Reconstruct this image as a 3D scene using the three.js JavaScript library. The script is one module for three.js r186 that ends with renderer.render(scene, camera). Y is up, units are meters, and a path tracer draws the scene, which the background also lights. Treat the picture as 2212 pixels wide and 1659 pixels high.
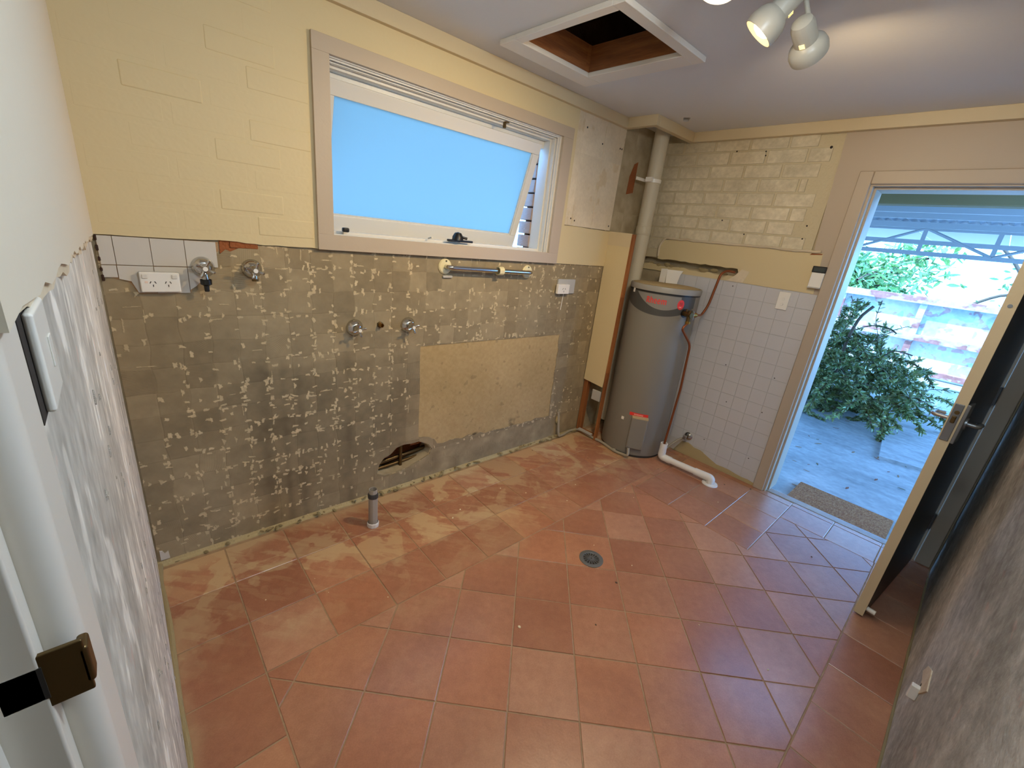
import * as THREE from 'three';
import { RoundedBoxGeometry } from 'three/addons/geometries/RoundedBoxGeometry.js';
import { mergeGeometries, toCreasedNormals } from 'three/addons/utils/BufferGeometryUtils.js';

// ---------------------------------------------------------------- camera, sky, sun, exposure
const scene = new THREE.Scene();
const F = 923.62, CAM = new THREE.Vector3(0.0523, 1.5618, 2.0845);
const AX = new THREE.Vector3(0.74588, 0.1091, 0.65708), AY = new THREE.Vector3(0.14245, 0.93754, -0.31737), AZ = new THREE.Vector3(-0.65067, 0.33032, 0.68375);
const camera = new THREE.PerspectiveCamera(83.854, 2212 / 1659, 0.02, 200);
camera.position.copy(CAM);
camera.quaternion.setFromRotationMatrix(new THREE.Matrix4().makeBasis(AX, AY, AZ));
scene.add(camera);

const SKY = 19;
scene.background = new THREE.Color().setRGB(0.17 * SKY, 0.45 * SKY, 1.0 * SKY);
const sun = new THREE.DirectionalLight(new THREE.Color().setRGB(0.5, 0.8, 1.0), 21);
sun.position.set(3.0, 14.0, -4.5); sun.target.position.set(9, 0, 0.5);
scene.add(sun, sun.target);
sun.castShadow = true; sun.shadow.mapSize.set(2048, 2048);
Object.assign(sun.shadow.camera, { left: -14, right: 14, top: 14, bottom: -14, near: 1, far: 40 });

const renderer = new THREE.WebGLRenderer({ antialias: true });
renderer.toneMapping = THREE.LinearToneMapping;
renderer.toneMappingExposure = 0.7;
renderer.shadowMap.enabled = true;

// ---------------------------------------------------------------- helpers
const L = 3.346, W = 2.3257, H = 2.39, HC = 2.3235, T = 0.2527;      // far wall, near wall, ceiling, cornice underside, floor tile pitch
const V = (x, y, z) => new THREE.Vector3(x, y, z);
function ray(u, v) { return AX.clone().multiplyScalar((u - 1106) / F).addScaledVector(AY, -(v - 829.5) / F).sub(AZ); }
function cut(u, v, k, val) { const d = ray(u, v); return CAM.clone().addScaledVector(d, (val - CAM[k]) / d[k]); }
const onX = (u, v, x) => cut(u, v, 'x', x), onY = (u, v, y) => cut(u, v, 'y', y), onZ = (u, v, z) => cut(u, v, 'z', z);
let seed = 7;
function rnd() { seed = (seed + 0x6D2B79F5) | 0; let t = Math.imul(seed ^ (seed >>> 15), 1 | seed); t = (t + Math.imul(t ^ (t >>> 7), 61 | t)) ^ t; return ((t ^ (t >>> 14)) >>> 0) / 4294967296; }
const rr = (a, b) => a + (b - a) * rnd();
const PI = Math.PI;
const taken = {};
function numbered(n) { if (!(n in taken)) { taken[n] = 0; return n; } taken[n]++; return n + '_' + String(taken[n]).padStart(3, '0'); }
function part(name, geo, mat, parent) { const m = new THREE.Mesh(geo, mat); m.name = name; parent.add(m); return m; }
function thing(name, label, category, pos = [0, 0, 0], group) {
  const o = new THREE.Group(); o.name = numbered(name); o.position.set(...pos); o.userData = { label, category }; if (group) o.userData.group = group; scene.add(o); return o;
}
function solo(name, geo, mat, label, category, group) { const m = new THREE.Mesh(geo, mat); m.name = numbered(name); m.userData = { label, category }; if (group) m.userData.group = group; scene.add(m); return m; }
function struct(name, label) { const o = new THREE.Group(); o.name = name; o.userData = { kind: 'structure', label, category: name.split('_')[0] }; scene.add(o); return o; }
// geometry
function boxUV(g) {                                                   // uv in metres, by the way each face points
  g = g.index ? g.toNonIndexed() : g;
  const p = g.attributes.position, n = g.attributes.normal, uv = new Float32Array(p.count * 2);
  for (let i = 0; i < p.count; i++) {
    const ax = Math.abs(n.getX(i)), ay = Math.abs(n.getY(i)), az = Math.abs(n.getZ(i));
    let a, b; if (ay > ax && ay > az) { a = p.getX(i); b = -p.getZ(i); } else if (ax > az) { a = p.getZ(i); b = p.getY(i); } else { a = p.getX(i); b = p.getY(i); }
    uv[2 * i] = a; uv[2 * i + 1] = b;
  }
  g.setAttribute('uv', new THREE.BufferAttribute(uv, 2)); return g;
}
function box(x0, x1, y0, y1, z0, z1) { const g = new THREE.BoxGeometry(Math.abs(x1 - x0), Math.abs(y1 - y0), Math.abs(z1 - z0)); g.translate((x0 + x1) / 2, (y0 + y1) / 2, (z0 + z1) / 2); return boxUV(g); }
function rbox(x0, x1, y0, y1, z0, z1, r = 0.004, s = 2) { const a = Math.abs(x1 - x0), b = Math.abs(y1 - y0), c = Math.abs(z1 - z0); const g = new RoundedBoxGeometry(a, b, c, s, Math.min(r, a / 2.01, b / 2.01, c / 2.01)); g.translate((x0 + x1) / 2, (y0 + y1) / 2, (z0 + z1) / 2); return boxUV(g); }
function cyl(r, a, b, r2 = r, seg = 24) {                             // cylinder from point a (radius r) to b (radius r2)
  const d = b.clone().sub(a), g = new THREE.CylinderGeometry(r2, r, d.length(), seg);
  g.applyQuaternion(new THREE.Quaternion().setFromUnitVectors(V(0, 1, 0), d.clone().normalize())); g.translate((a.x + b.x) / 2, (a.y + b.y) / 2, (a.z + b.z) / 2); return g;
}
function lathe(pts, a, dir, seg = 32) {                               // profile [radius, height] turned about dir, standing at a
  const g = new THREE.LatheGeometry(pts.map((q) => new THREE.Vector2(q[0], q[1])), seg);
  g.applyQuaternion(new THREE.Quaternion().setFromUnitVectors(V(0, 1, 0), dir.clone().normalize())); g.translate(a.x, a.y, a.z); return toCreasedNormals(g, 0.6);
}
function pipe(pts, r, bend = 0.03, seg = 12) {                        // round bar along points, corners rounded
  const path = new THREE.CurvePath(); let from = pts[0].clone();
  for (let i = 1; i < pts.length - 1; i++) {
    const a = pts[i - 1].clone().sub(pts[i]), b = pts[i + 1].clone().sub(pts[i]), k = Math.min(bend, a.length() * 0.45, b.length() * 0.45);
    const s = pts[i].clone().addScaledVector(a.normalize(), k), e = pts[i].clone().addScaledVector(b.normalize(), k);
    path.add(new THREE.LineCurve3(from, s)); path.add(new THREE.QuadraticBezierCurve3(s, pts[i].clone(), e)); from = e;
  }
  path.add(new THREE.LineCurve3(from, pts[pts.length - 1].clone()));
  const n = path.curves.length, g = [], all = [];
  path.curves.forEach((c) => { const k = c.isLineCurve3 ? 2 : 8; for (let i = 0; i < k; i++) all.push(c.getPoint(i / k)); }); all.push(pts[pts.length - 1].clone());
  const cr = new THREE.CatmullRomCurve3(all, false, 'centripetal');
  return new THREE.TubeGeometry(cr, all.length * 4, r, seg, false);
}
function soft(pts, r, seg = 10, n = 60) { return new THREE.TubeGeometry(new THREE.CatmullRomCurve3(pts), n, r, seg, false); }
// a flat layer on a wall: pts are [along, up]; face names the way it looks
const FACES = {
  z: (at) => new THREE.Matrix4().set(1, 0, 0, 0, 0, 1, 0, 0, 0, 0, 1, at, 0, 0, 0, 1),          // along x, looks to +z
  X: (at) => new THREE.Matrix4().set(0, 0, -1, at, 0, 1, 0, 0, 1, 0, 0, 0, 0, 0, 0, 1),         // along z, looks to -x
  x: (at) => new THREE.Matrix4().set(0, 0, 1, at, 0, 1, 0, 0, -1, 0, 0, 0, 0, 0, 0, 1),         // along -z, looks to +x
  Z: (at) => new THREE.Matrix4().set(-1, 0, 0, 0, 0, 1, 0, 0, 0, 0, -1, at, 0, 0, 0, 1),        // along -x, looks to -z
  y: (at) => new THREE.Matrix4().set(1, 0, 0, 0, 0, 0, 1, at, 0, -1, 0, 0, 0, 0, 0, 1),         // along x, -z, looks up
};
function layer(face, at, pts, thick, holes = [], bevel = 0) {         // back of the layer at `at`
  const c = ([a, b]) => new THREE.Vector2(face === 'x' || face === 'Z' ? -a : a, face === 'y' ? -b : b);
  const sh = new THREE.Shape(pts.map(c)); holes.forEach((h) => sh.holes.push(new THREE.Path(h.map(c))));
  const g = new THREE.ExtrudeGeometry(sh, { depth: thick - bevel, bevelEnabled: bevel > 0, bevelThickness: bevel, bevelSize: bevel, bevelOffset: -bevel, bevelSegments: 1, curveSegments: 6 });
  g.applyMatrix4(FACES[face](at)); return g;
}
const rect = (a0, a1, b0, b1) => [[a0, b0], [a1, b0], [a1, b1], [a0, b1]];
function jag(p, q, step, amp) {                                       // broken edge from p to q (q left out)
  const n = Math.max(1, Math.round(Math.hypot(q[0] - p[0], q[1] - p[1]) / step)), out = [];
  const nx = -(q[1] - p[1]), ny = q[0] - p[0], l = Math.hypot(nx, ny);
  for (let i = 0; i < n; i++) { const t = i / n, o = i ? rr(-amp, amp) : 0; out.push([p[0] + (q[0] - p[0]) * t + nx / l * o, p[1] + (q[1] - p[1]) * t + ny / l * o]); } return out;
}
// noise and textures
const PERM = new Uint8Array(512); { const s = []; for (let i = 0; i < 256; i++) s.push(i); for (let i = 255; i > 0; i--) { const j = Math.floor(rnd() * (i + 1)); [s[i], s[j]] = [s[j], s[i]]; } for (let i = 0; i < 512; i++) PERM[i] = s[i & 255]; }
function vn(x, y) { const X = Math.floor(x), Y = Math.floor(y), fx = x - X, fy = y - Y, u = fx * fx * (3 - 2 * fx), w = fy * fy * (3 - 2 * fy), h = (a, b) => PERM[(PERM[a & 255] + b) & 255] / 255; const a = h(X, Y), b = h(X + 1, Y), c = h(X, Y + 1), d = h(X + 1, Y + 1); return a + (b - a) * u + (c - a) * w + (a - b - c + d) * u * w; }
function fbm(x, y, o = 4) { let s = 0, a = 0.5, n = 0; for (let i = 0; i < o; i++) { s += a * vn(x, y); n += a; a *= 0.5; x = x * 2.03 + 17.1; y = y * 2.03 + 9.7; } return s / n; }
const clamp = (x, a = 0, b = 1) => Math.min(b, Math.max(a, x)), sst = (a, b, x) => { const t = clamp((x - a) / (b - a)); return t * t * (3 - 2 * t); };
function texture(w, h, mw, mh, fn, srgb = true) {                     // fn(x, y in metres, pixel) -> [r, g, b] 0..255; covers mw x mh metres
  const d = new Uint8Array(w * h * 4);
  for (let j = 0; j < h; j++) for (let i = 0; i < w; i++) { const c = fn((i + 0.5) / w * mw, (j + 0.5) / h * mh, i, j), k = (j * w + i) * 4; d[k] = clamp(c[0], 0, 255); d[k + 1] = clamp(c[1], 0, 255); d[k + 2] = clamp(c[2], 0, 255); d[k + 3] = 255; }
  const t = new THREE.DataTexture(d, w, h, THREE.RGBAFormat); t.magFilter = t.minFilter = THREE.LinearFilter; t.wrapS = t.wrapT = THREE.RepeatWrapping; t.repeat.set(1 / mw, 1 / mh); if (srgb) t.colorSpace = THREE.SRGBColorSpace; t.needsUpdate = true; return t;
}
const grey = (v) => [v, v, v];
const mat = (color, roughness = 0.6, o = {}) => new THREE.MeshStandardMaterial({ color, roughness, ...o });
const phys = (o) => new THREE.MeshPhysicalMaterial(o);

// ---------------------------------------------------------------- textures
const bumpFine = texture(512, 512, 0.6, 0.6, (x, y) => grey(255 * (0.6 * fbm(x * 40, y * 40, 3) + 0.4 * fbm(x * 160, y * 160, 2))), false);
const bumpRoller = texture(512, 512, 1.3, 1.3, (x, y) => grey(255 * (0.7 * fbm(x * 9, y * 9, 3) + 0.3 * fbm(x * 90, y * 90, 2))), false);
// combed tile adhesive left on the window wall
const AW = 2048, AH = 880, AMX = 3.36, AMY = 1.444, adh = new Float32Array(AW * AH), adhB = new Float32Array(AW * AH);
const cells = {};
function cell(i, j) { const k = i + ',' + j; return cells[k] ??= { dir: rnd() < 0.62 ? 0 : rnd() < 0.6 ? 1 : 2, tone: rr(-1, 1), ph: rr(0, 6), ang: rr(-0.5, 0.5), cx: rr(-0.1, 0.2), cy: rr(-0.1, 0.2), amp: rnd() < 0.75 ? rr(0.3, 1) : 0.1 }; }
for (let j = 0; j < AH; j++) for (let i = 0; i < AW; i++) {
  const x = (i + 0.5) / AW * AMX, y = (j + 0.5) / AH * AMY, wx = x + 0.012 * (vn(x * 14, y * 14) - 0.5), wy = y + 0.012 * (vn(x * 14 + 40, y * 14) - 0.5);
  const ci = Math.floor(wx / 0.1), cj = Math.floor((wy + 0.09) / 0.1), c = cell(ci, cj), lx = wx - ci * 0.1, ly = wy + 0.09 - cj * 0.1;
  let s; if (c.dir === 0) s = ly + lx * c.ang * 0.25; else if (c.dir === 1) s = lx + ly * c.ang * 0.25; else s = Math.hypot(lx - c.cx, ly - c.cy);
  const comb = 0.5 + 0.5 * Math.sin(s / 0.0062 * 2 * PI + c.ph), e = Math.min(lx, 0.1 - lx, ly, 0.1 - ly), seam = 1 - sst(0, 0.004, e);
  const wear = sst(0.42, 0.62, fbm(x * 7 + 3, y * 7, 3)) * c.amp, k = j * AW + i;
  let v = 0.5 + 0.09 * c.tone + 0.24 * (fbm(x * 3.2, y * 3.2, 4) - 0.5) + 0.18 * (fbm(x * 30, y * 30, 3) - 0.5) + 0.2 * wear * (comb - 0.5) - 0.1 * seam * vn(x * 9, y * 9);
  v -= 0.12 * sst(0.3, 0.5, x) * (1 - sst(1.15, 1.3, x)) * sst(0.12, 0.3, y) * (1 - sst(0.86, 0.9, y + 0.03 * vn(x * 6, 3)));     // darker glue coat of the old splashback
  for (const [bx, bw] of [[0.47, 0.03], [0.62, 0.022], [0.86, 0.02], [0.55, 0.016]]) v -= 0.13 * Math.exp(-(((x - bx - 0.01 * vn(y * 9, bx * 30)) / bw) ** 2)) * (1 - sst(0.8, 0.95, y)) * (0.4 + vn(y * 5, bx * 50));
  adh[k] = v; adhB[k] = 0.35 + 0.3 * wear * comb + 0.15 * fbm(x * 50, y * 50, 3) - 0.2 * seam;
}
function fleck(cx, cy, sx, sy, ang, bright) {
  const R = Math.max(sx, sy) * 1.3, i0 = Math.max(0, Math.floor((cx - R) / AMX * AW)), i1 = Math.min(AW - 1, Math.ceil((cx + R) / AMX * AW)), j0 = Math.max(0, Math.floor((cy - R) / AMY * AH)), j1 = Math.min(AH - 1, Math.ceil((cy + R) / AMY * AH));
  const ca = Math.cos(ang), sa = Math.sin(ang), off = rr(0, 90), tri = rnd() < 0.45 ? rr(0.4, 0.9) : 0;
  for (let j = j0; j <= j1; j++) for (let i = i0; i <= i1; i++) {
    const dx = (i + 0.5) / AW * AMX - cx, dy = (j + 0.5) / AH * AMY - cy, a = (dx * ca + dy * sa) / sx, b = (-dx * sa + dy * ca) / sy;
    const q = Math.max(Math.abs(a), Math.abs(b) + tri * (a * 0.5 + 0.2)) + 0.55 * (vn(dx * 240 + off, dy * 240 + off) - 0.45), m = 1 - sst(0.75, 1.0, q), k = j * AW + i;
    if (m > 0) { adh[k] = adh[k] * (1 - m) + (bright + 0.06 * vn(dx * 300, dy * 300)) * m; adhB[k] = adhB[k] * (1 - m) + 0.85 * m; }
  }
}
for (let n = 0; n < 3600; n++) {
  const gx = Math.floor(rr(0, 34)) * 0.1, gy = Math.floor(rr(-1, 15)) * 0.1 + 0.01, edge = rnd();
  let x = rr(0, 3.36), y = rr(0.03, 1.42); if (edge < 0.38) x = gx + rr(-0.012, 0.012); else if (edge < 0.74) y = gy + rr(-0.012, 0.012); else if (edge < 0.9) { x = gx + rr(-0.02, 0.02); y = gy + rr(-0.02, 0.02); }
  if (fbm(x * 2.2 + 8, y * 2.2, 2) < rr(0.1, 0.6)) continue;
  const up = rnd() < 0.55; fleck(x, y, up ? rr(0.0035, 0.008) : rr(0.007, 0.015), up ? rr(0.007, 0.015) : rr(0.003, 0.007), rr(-0.3, 0.3), rr(0.8, 1.02));
}
for (let n = 0; n < 130; n++) fleck(rr(0, 3.3), rr(0.05, 1.4), rr(0.012, 0.035), rr(0.0015, 0.003), rnd() < 0.5 ? rr(-0.08, 0.08) : PI / 2 + rr(-0.08, 0.08), rr(0.75, 0.9));
const glueRamp = (v, x, y) => { const g = fbm(x * 2, y * 2 + 5, 2), lo = [100, 87, 64], hi = [222, 201, 160], t = clamp((v - 0.05) / 1.1); return [lo[0] + (hi[0] - lo[0]) * t + 8 * (g - 0.5), lo[1] + (hi[1] - lo[1]) * t, lo[2] + (hi[2] - lo[2]) * t - 8 * (g - 0.5)]; };
const texGlue = texture(AW, AH, AMX, AMY, (x, y, i, j) => {
  const low = sst(1.26, 1.3, x) * (1 - sst(0.19, 0.215, y + 0.03 * vn(x * 8, 1))), v = adh[j * AW + i];
  const c = glueRamp(v, x, y), p = 0.55 + 0.5 * (fbm(x * 12, y * 12, 4) - 0.5), d = [112 + 120 * (p - 0.2), 99 + 110 * (p - 0.2), 74 + 92 * (p - 0.2)];
  return [c[0] * (1 - low) + d[0] * low, c[1] * (1 - low) + d[1] * low, c[2] * (1 - low) + d[2] * low];
});
const bumpGlue = texture(AW, AH, AMX, AMY, (x, y, i, j) => grey(255 * clamp(adhB[j * AW + i])), false);
// stripped plaster of the two end walls: grey render with trowel streaks
const plaster = (sx, sy, light, wk) => (x, y) => {
  const a = fbm(x * 2.5 * sx, y * 2.5 * sy, 4), b = fbm(x * 11 * sx, y * 7 * sy, 4), c = fbm(x * 60 * sx, y * 45 * sy, 3), w = sst(0.6, 0.72, fbm(x * 23 * sx + 9, y * 14 * sy, 4));
  const v = light + 60 * (a - 0.5) + 62 * (b - 0.5) + 48 * (c - 0.5) + wk * w, red = 0.35 * sst(0.78, 0.84, fbm(x * 22 + 30, y * 22, 3));
  return [v + 4 + 26 * red, v - 1 - 10 * red, v - 13 - 14 * red];
};
const texPlasterA = texture(1024, 1024, 1.9, 1.6, plaster(1, 0.8, 208, 40));
const bumpPlasterA = texture(1024, 1024, 1.9, 1.6, (x, y) => grey(255 * (0.5 * fbm(x * 9, y * 5, 4) + 0.5 * fbm(x * 45, y * 28, 3))), false);
const texPlasterD = texture(1024, 512, 2.4, 1.2, plaster(0.8, 1, 174, 8));
const texPatch = texture(1024, 640, 1.35, 0.86, (x, y) => {           // smooth render panel; mould at its foot
  let v = 186 + 22 * (fbm(x * 4, y * 4, 4) - 0.5) + 14 * (fbm(x * 60, y * 60, 2) - 0.5);
  const mould = sst(0.5, 0.68, fbm(x * 9 + 4, y * 14, 4)) * (1 - sst(0.09, 0.2, y)) * sst(0.02, 0.2, 1.35 - x), spot = sst(0.8, 0.84, fbm(x * 26, y * 26, 2)) * 0.4;
  const k = 1 - 0.5 * clamp(mould + spot * 0.5); return [(v - 2) * k, (v - 28) * k, (v - 76) * k];
});
// terracotta with plaster dust trodden in; laid out over the whole floor (x, z)
const texFloor = texture(2048, 1448, 3.6, 2.545, (x, y) => {
  const z = 2.545 - y;                                                // v runs against z
  const a = fbm(x * 5, z * 5, 4), b = fbm(x * 42, z * 42, 3), c = vn(x * 420, z * 420);
  let r = 182 + 26 * (a - 0.5) + 16 * (b - 0.5) + 12 * (c - 0.5), g = 130 + 24 * (a - 0.5) + 16 * (b - 0.5) + 12 * (c - 0.5), bl = 100 + 20 * (a - 0.5) + 14 * (b - 0.5) + 11 * (c - 0.5);
  const near = 1 - sst(0.25, 0.95, z + 0.35 * (fbm(x * 1.7, z * 1.7, 2) - 0.5)), near2 = 1 - sst(0.03, 0.13, z + 0.12 * (fbm(x * 6, 2, 3) - 0.5));
  const swirl = fbm(x * 8 + 2 * fbm(x * 3, z * 3, 2), z * 8 + 2 * fbm(x * 3 + 7, z * 3, 2), 5), wipe = fbm((x + z) * 5, (x - z) * 26, 3), speck = sst(0.64, 0.7, fbm(x * 30, z * 30, 3));
  let d = 0.62 * near * sst(0.5, 0.56, swirl) + 0.34 * near * sst(0.52, 0.6, wipe) + 0.7 * near2 + 0.2 * sst(0.6, 0.7, swirl) * (0.3 + near) + 0.18 * speck * (0.25 + near);
  d += 0.5 * (1 - sst(0.0, 0.05, x + 0.04 * (fbm(3, z * 9, 3) - 0.5))) ; d = clamp(d, 0, 0.82);
  return [r + (212 - r) * d, g + (190 - g) * d, bl + (148 - bl) * d];
});
const texGrout = texture(512, 512, 0.5, 0.5, (x, y) => { const v = 30 * (fbm(x * 40, y * 40, 3) - 0.5); return [168 + v, 140 + v, 108 + v]; });
const texConcrete = texture(1024, 1024, 6, 6, (x, y) => { const v = 150 + 46 * (fbm(x * 2.2, y * 2.2, 4) - 0.5) + 30 * (fbm(x * 18, y * 4.5, 3) - 0.5) + 26 * (fbm(x * 30, y * 30, 3) - 0.5); return [v, v + 2, v + 3]; });
const texFence = texture(512, 512, 2, 2, (x, y) => { const p = sst(0.5, 0.57, fbm(x * 4, y * 4, 4)), q = sst(0.62, 0.66, fbm(x * 9 + 5, y * 9, 3)), v = 205 + 30 * (fbm(x * 20, y * 20, 3) - 0.5); return [v - 34 * p - 4 * q, v - 22 * p - 40 * q, v - 16 * p - 46 * q]; });
const texRust = texture(512, 256, 2, 1, (x, y) => { const q = sst(0.44, 0.58, fbm(x * 5, y * 8, 4)), v = 190 + 40 * (fbm(x * 20, y * 20, 3) - 0.5); return [v - 35 * q, v - 88 * q, v - 96 * q]; });
const texCoir = texture(512, 256, 0.7, 0.35, (x, y) => { const v = 60 * (fbm(x * 60, y * 160, 3) - 0.4) + 40 * (vn(x * 500, y * 500) - 0.5); return [142 + v, 88 + v, 42 + v]; });
const texTimber = texture(512, 256, 1, 0.5, (x, y) => { const v = 60 * (fbm(x * 3, y * 46, 4) - 0.5) + 18 * (vn(x * 30, y * 300) - 0.5); return [142 + v, 88 + v * 0.8, 44 + v * 0.5]; });
const texStud = texture(256, 512, 0.3, 0.6, (x, y) => { const v = 60 * (fbm(x * 60, y * 4, 4) - 0.5); return [150 + v, 92 + v * 0.8, 46 + v * 0.5]; });
const texCavity = texture(256, 256, 0.6, 0.6, (x, y) => { const v = 40 * (fbm(x * 14, y * 14, 4) - 0.5); return [176 + v, 160 + v, 128 + v]; });
const texBrick = texture(512, 512, 1.2, 1.2, (x, y) => { const v = 44 * (fbm(x * 6, y * 6, 4) - 0.5) + 30 * (fbm(x * 50, y * 50, 3) - 0.5); return [214 + v, 202 + v, 172 + v]; });
const texTorn = texture(512, 512, 0.6, 0.7, (x, y) => { const v = 26 * (fbm(x * 5, y * 5, 4) - 0.5) + 10 * (fbm(x * 70, y * 70, 2) - 0.5), s = sst(0.64, 0.72, fbm(x * 11 + 3, y * 7, 4)); return [222 + v - 8 * s, 206 + v - 13 * s, 176 + v - 20 * s]; });
const texCoirN = bumpFine;

// ---------------------------------------------------------------- materials
const M = {
  daylitCream: mat('#e6dcc6', 0.55, { bumpMap: bumpRoller, bumpScale: 0.001 }),  // same cream paint as the window wall, whitened to carry daylight in its colour
  cream: mat('#d8c597', 0.55, { bumpMap: bumpRoller, bumpScale: 0.0015 }),
  creamTrim: mat('#d2c09a', 0.42, { bumpMap: bumpFine, bumpScale: 0.0004 }),
  white: mat('#e4ddd0', 0.4),
  gloss: mat('#dedad0', 0.3),
  pinkTrim: mat('#bbaa93', 0.42, { bumpMap: bumpFine, bumpScale: 0.0004 }),
  ceiling: mat('#dad9d6', 0.75, { bumpMap: bumpFine, bumpScale: 0.0004 }),
  glue: mat('#ffffff', 0.9, { map: texGlue, bumpMap: bumpGlue, bumpScale: 0.0024 }),
  patch: mat('#ffffff', 0.85, { map: texPatch, bumpMap: bumpFine, bumpScale: 0.0012 }),
  masonry: mat('#ffffff', 0.9, { map: texCavity, bumpMap: bumpFine, bumpScale: 0.002 }),
  plasterA: mat('#ffffff', 0.9, { map: texPlasterA, bumpMap: bumpPlasterA, bumpScale: 0.006 }),
  plasterD: mat('#ffffff', 0.9, { map: texPlasterD, bumpMap: bumpFine, bumpScale: 0.0025 }),
  fillet: mat('#b9a679', 0.9, { bumpMap: bumpFine, bumpScale: 0.004 }),
  rawBrick: mat('#96562c', 0.9, { bumpMap: bumpFine, bumpScale: 0.006 }),
  tornEdge: mat('#a8855e', 0.9, { bumpMap: bumpFine, bumpScale: 0.005 }),
  wallTile: mat('#cfc9bd', 0.28), wallTileC: mat('#cccbcb', 0.35, { bumpMap: bumpRoller, bumpScale: 0.0006 }), joint: mat('#c8c5c0', 0.6),
  grout: mat('#ffffff', 0.9, { map: texGrout }),
  timber: mat('#ffffff', 0.8, { map: texTimber }), stud: mat('#ffffff', 0.8, { map: texStud }), dark: mat('#3a332c', 0.95),
  brickPaint: mat('#ffffff', 0.8, { map: texBrick, bumpMap: bumpFine, bumpScale: 0.002 }), mortarPaint: mat('#cdbf9c', 0.9, { bumpMap: bumpFine, bumpScale: 0.003 }),
  torn: mat('#ffffff', 0.8, { map: texTorn, bumpMap: bumpFine, bumpScale: 0.0015 }),
  plastic: mat('#efebe0', 0.32), plasticGrey: mat('#b9b6ae', 0.4), black: mat('#141414', 0.4), holeShade: mat('#2e2822', 0.9),  // last colour paints the shade inside holes and slots
  chrome: mat('#c9c8c4', 0.14, { metalness: 1 }), brushed: mat('#b5b2aa', 0.35, { metalness: 1 }), brass: mat('#a98245', 0.32, { metalness: 1 }), bronze: mat('#6e5a3a', 0.4, { metalness: 0.9 }),
  copper: mat('#9a5a38', 0.42, { metalness: 0.85 }), pvc: mat('#e9e6df', 0.3), pvcGrey: mat('#a59d90', 0.5), ventPipe: mat('#c9bfa5', 0.5, { bumpMap: bumpFine, bumpScale: 0.0008 }), beige: mat('#e2d6a8', 0.4),
  tank: phys({ color: '#827d71', roughness: 0.42, clearcoat: 0.25, clearcoatRoughness: 0.35 }), tankLight: mat('#98948a', 0.45), tankDust: mat('#b59f75', 0.9, { bumpMap: bumpFine, bumpScale: 0.003 }),
  conduit: mat('#a39a88', 0.55), alu: mat('#c4c6c8', 0.3, { metalness: 0.9 }), steel: mat('#8b8f91', 0.4, { metalness: 0.8 }),
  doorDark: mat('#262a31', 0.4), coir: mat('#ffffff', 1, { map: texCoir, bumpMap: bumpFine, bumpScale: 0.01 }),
  concrete: mat('#ffffff', 0.9, { map: texConcrete }), fence: mat('#ffffff', 0.8, { map: texFence }), rail: mat('#ffffff', 0.8, { map: texRust }),
  roofSheet: mat('#8f959c', 0.45, { metalness: 0.3 }), beam: mat('#7d6c48', 0.7), angle: mat('#a8a6a4', 0.5), bark: mat('#5b4a3c', 0.9),
};
const floorTones = ['#ffffff', '#f4ebe6', '#fff4ea', '#ecdcd5', '#f8e6da', '#e6d6cf'].map((c) => phys({ color: c, roughness: 0.34, clearcoat: 0.75, clearcoatRoughness: 0.24, map: texFloor, bumpMap: bumpFine, bumpScale: 0.0006 }));

// ================================================================ THE ROOM
const TOP = 2.95;
// ---- floor: slab, grout and single tiles
const floor = struct('floor', 'terracotta tiled floor, diagonal field inside a square border, dusted with plaster');
part('slab', layer('y', -0.16, [[-2.3, -0.2], [L + 0.03, -0.2], [L + 0.03, W + 0.2], [0.95, W + 0.2], [0.95, 5.35], [-2.3, 5.35]], 0.157), M.grout, floor);
function clip(poly, inside, cross) { const out = []; for (let i = 0; i < poly.length; i++) { const a = poly[i], b = poly[(i + 1) % poly.length], ia = inside(a), ib = inside(b); if (ia) out.push(a); if (ia !== ib) out.push(cross(a, b)); } return out; }
function clipRect(poly, x0, x1, z0, z1) {
  const at = (k, v) => (a, b) => { const t = (v - a[k]) / (b[k] - a[k]); return [a[0] + (b[0] - a[0]) * t, a[1] + (b[1] - a[1]) * t]; };
  poly = clip(poly, (p) => p[0] >= x0, at(0, x0)); if (poly.length) poly = clip(poly, (p) => p[0] <= x1, at(0, x1)); if (poly.length) poly = clip(poly, (p) => p[1] >= z0, at(1, z0)); if (poly.length) poly = clip(poly, (p) => p[1] <= z1, at(1, z1)); return poly;
}
const area = (p) => { let s = 0; p.forEach((a, i) => { const b = p[(i + 1) % p.length]; s += a[0] * b[1] - b[0] * a[1]; }); return s / 2; };
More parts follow.
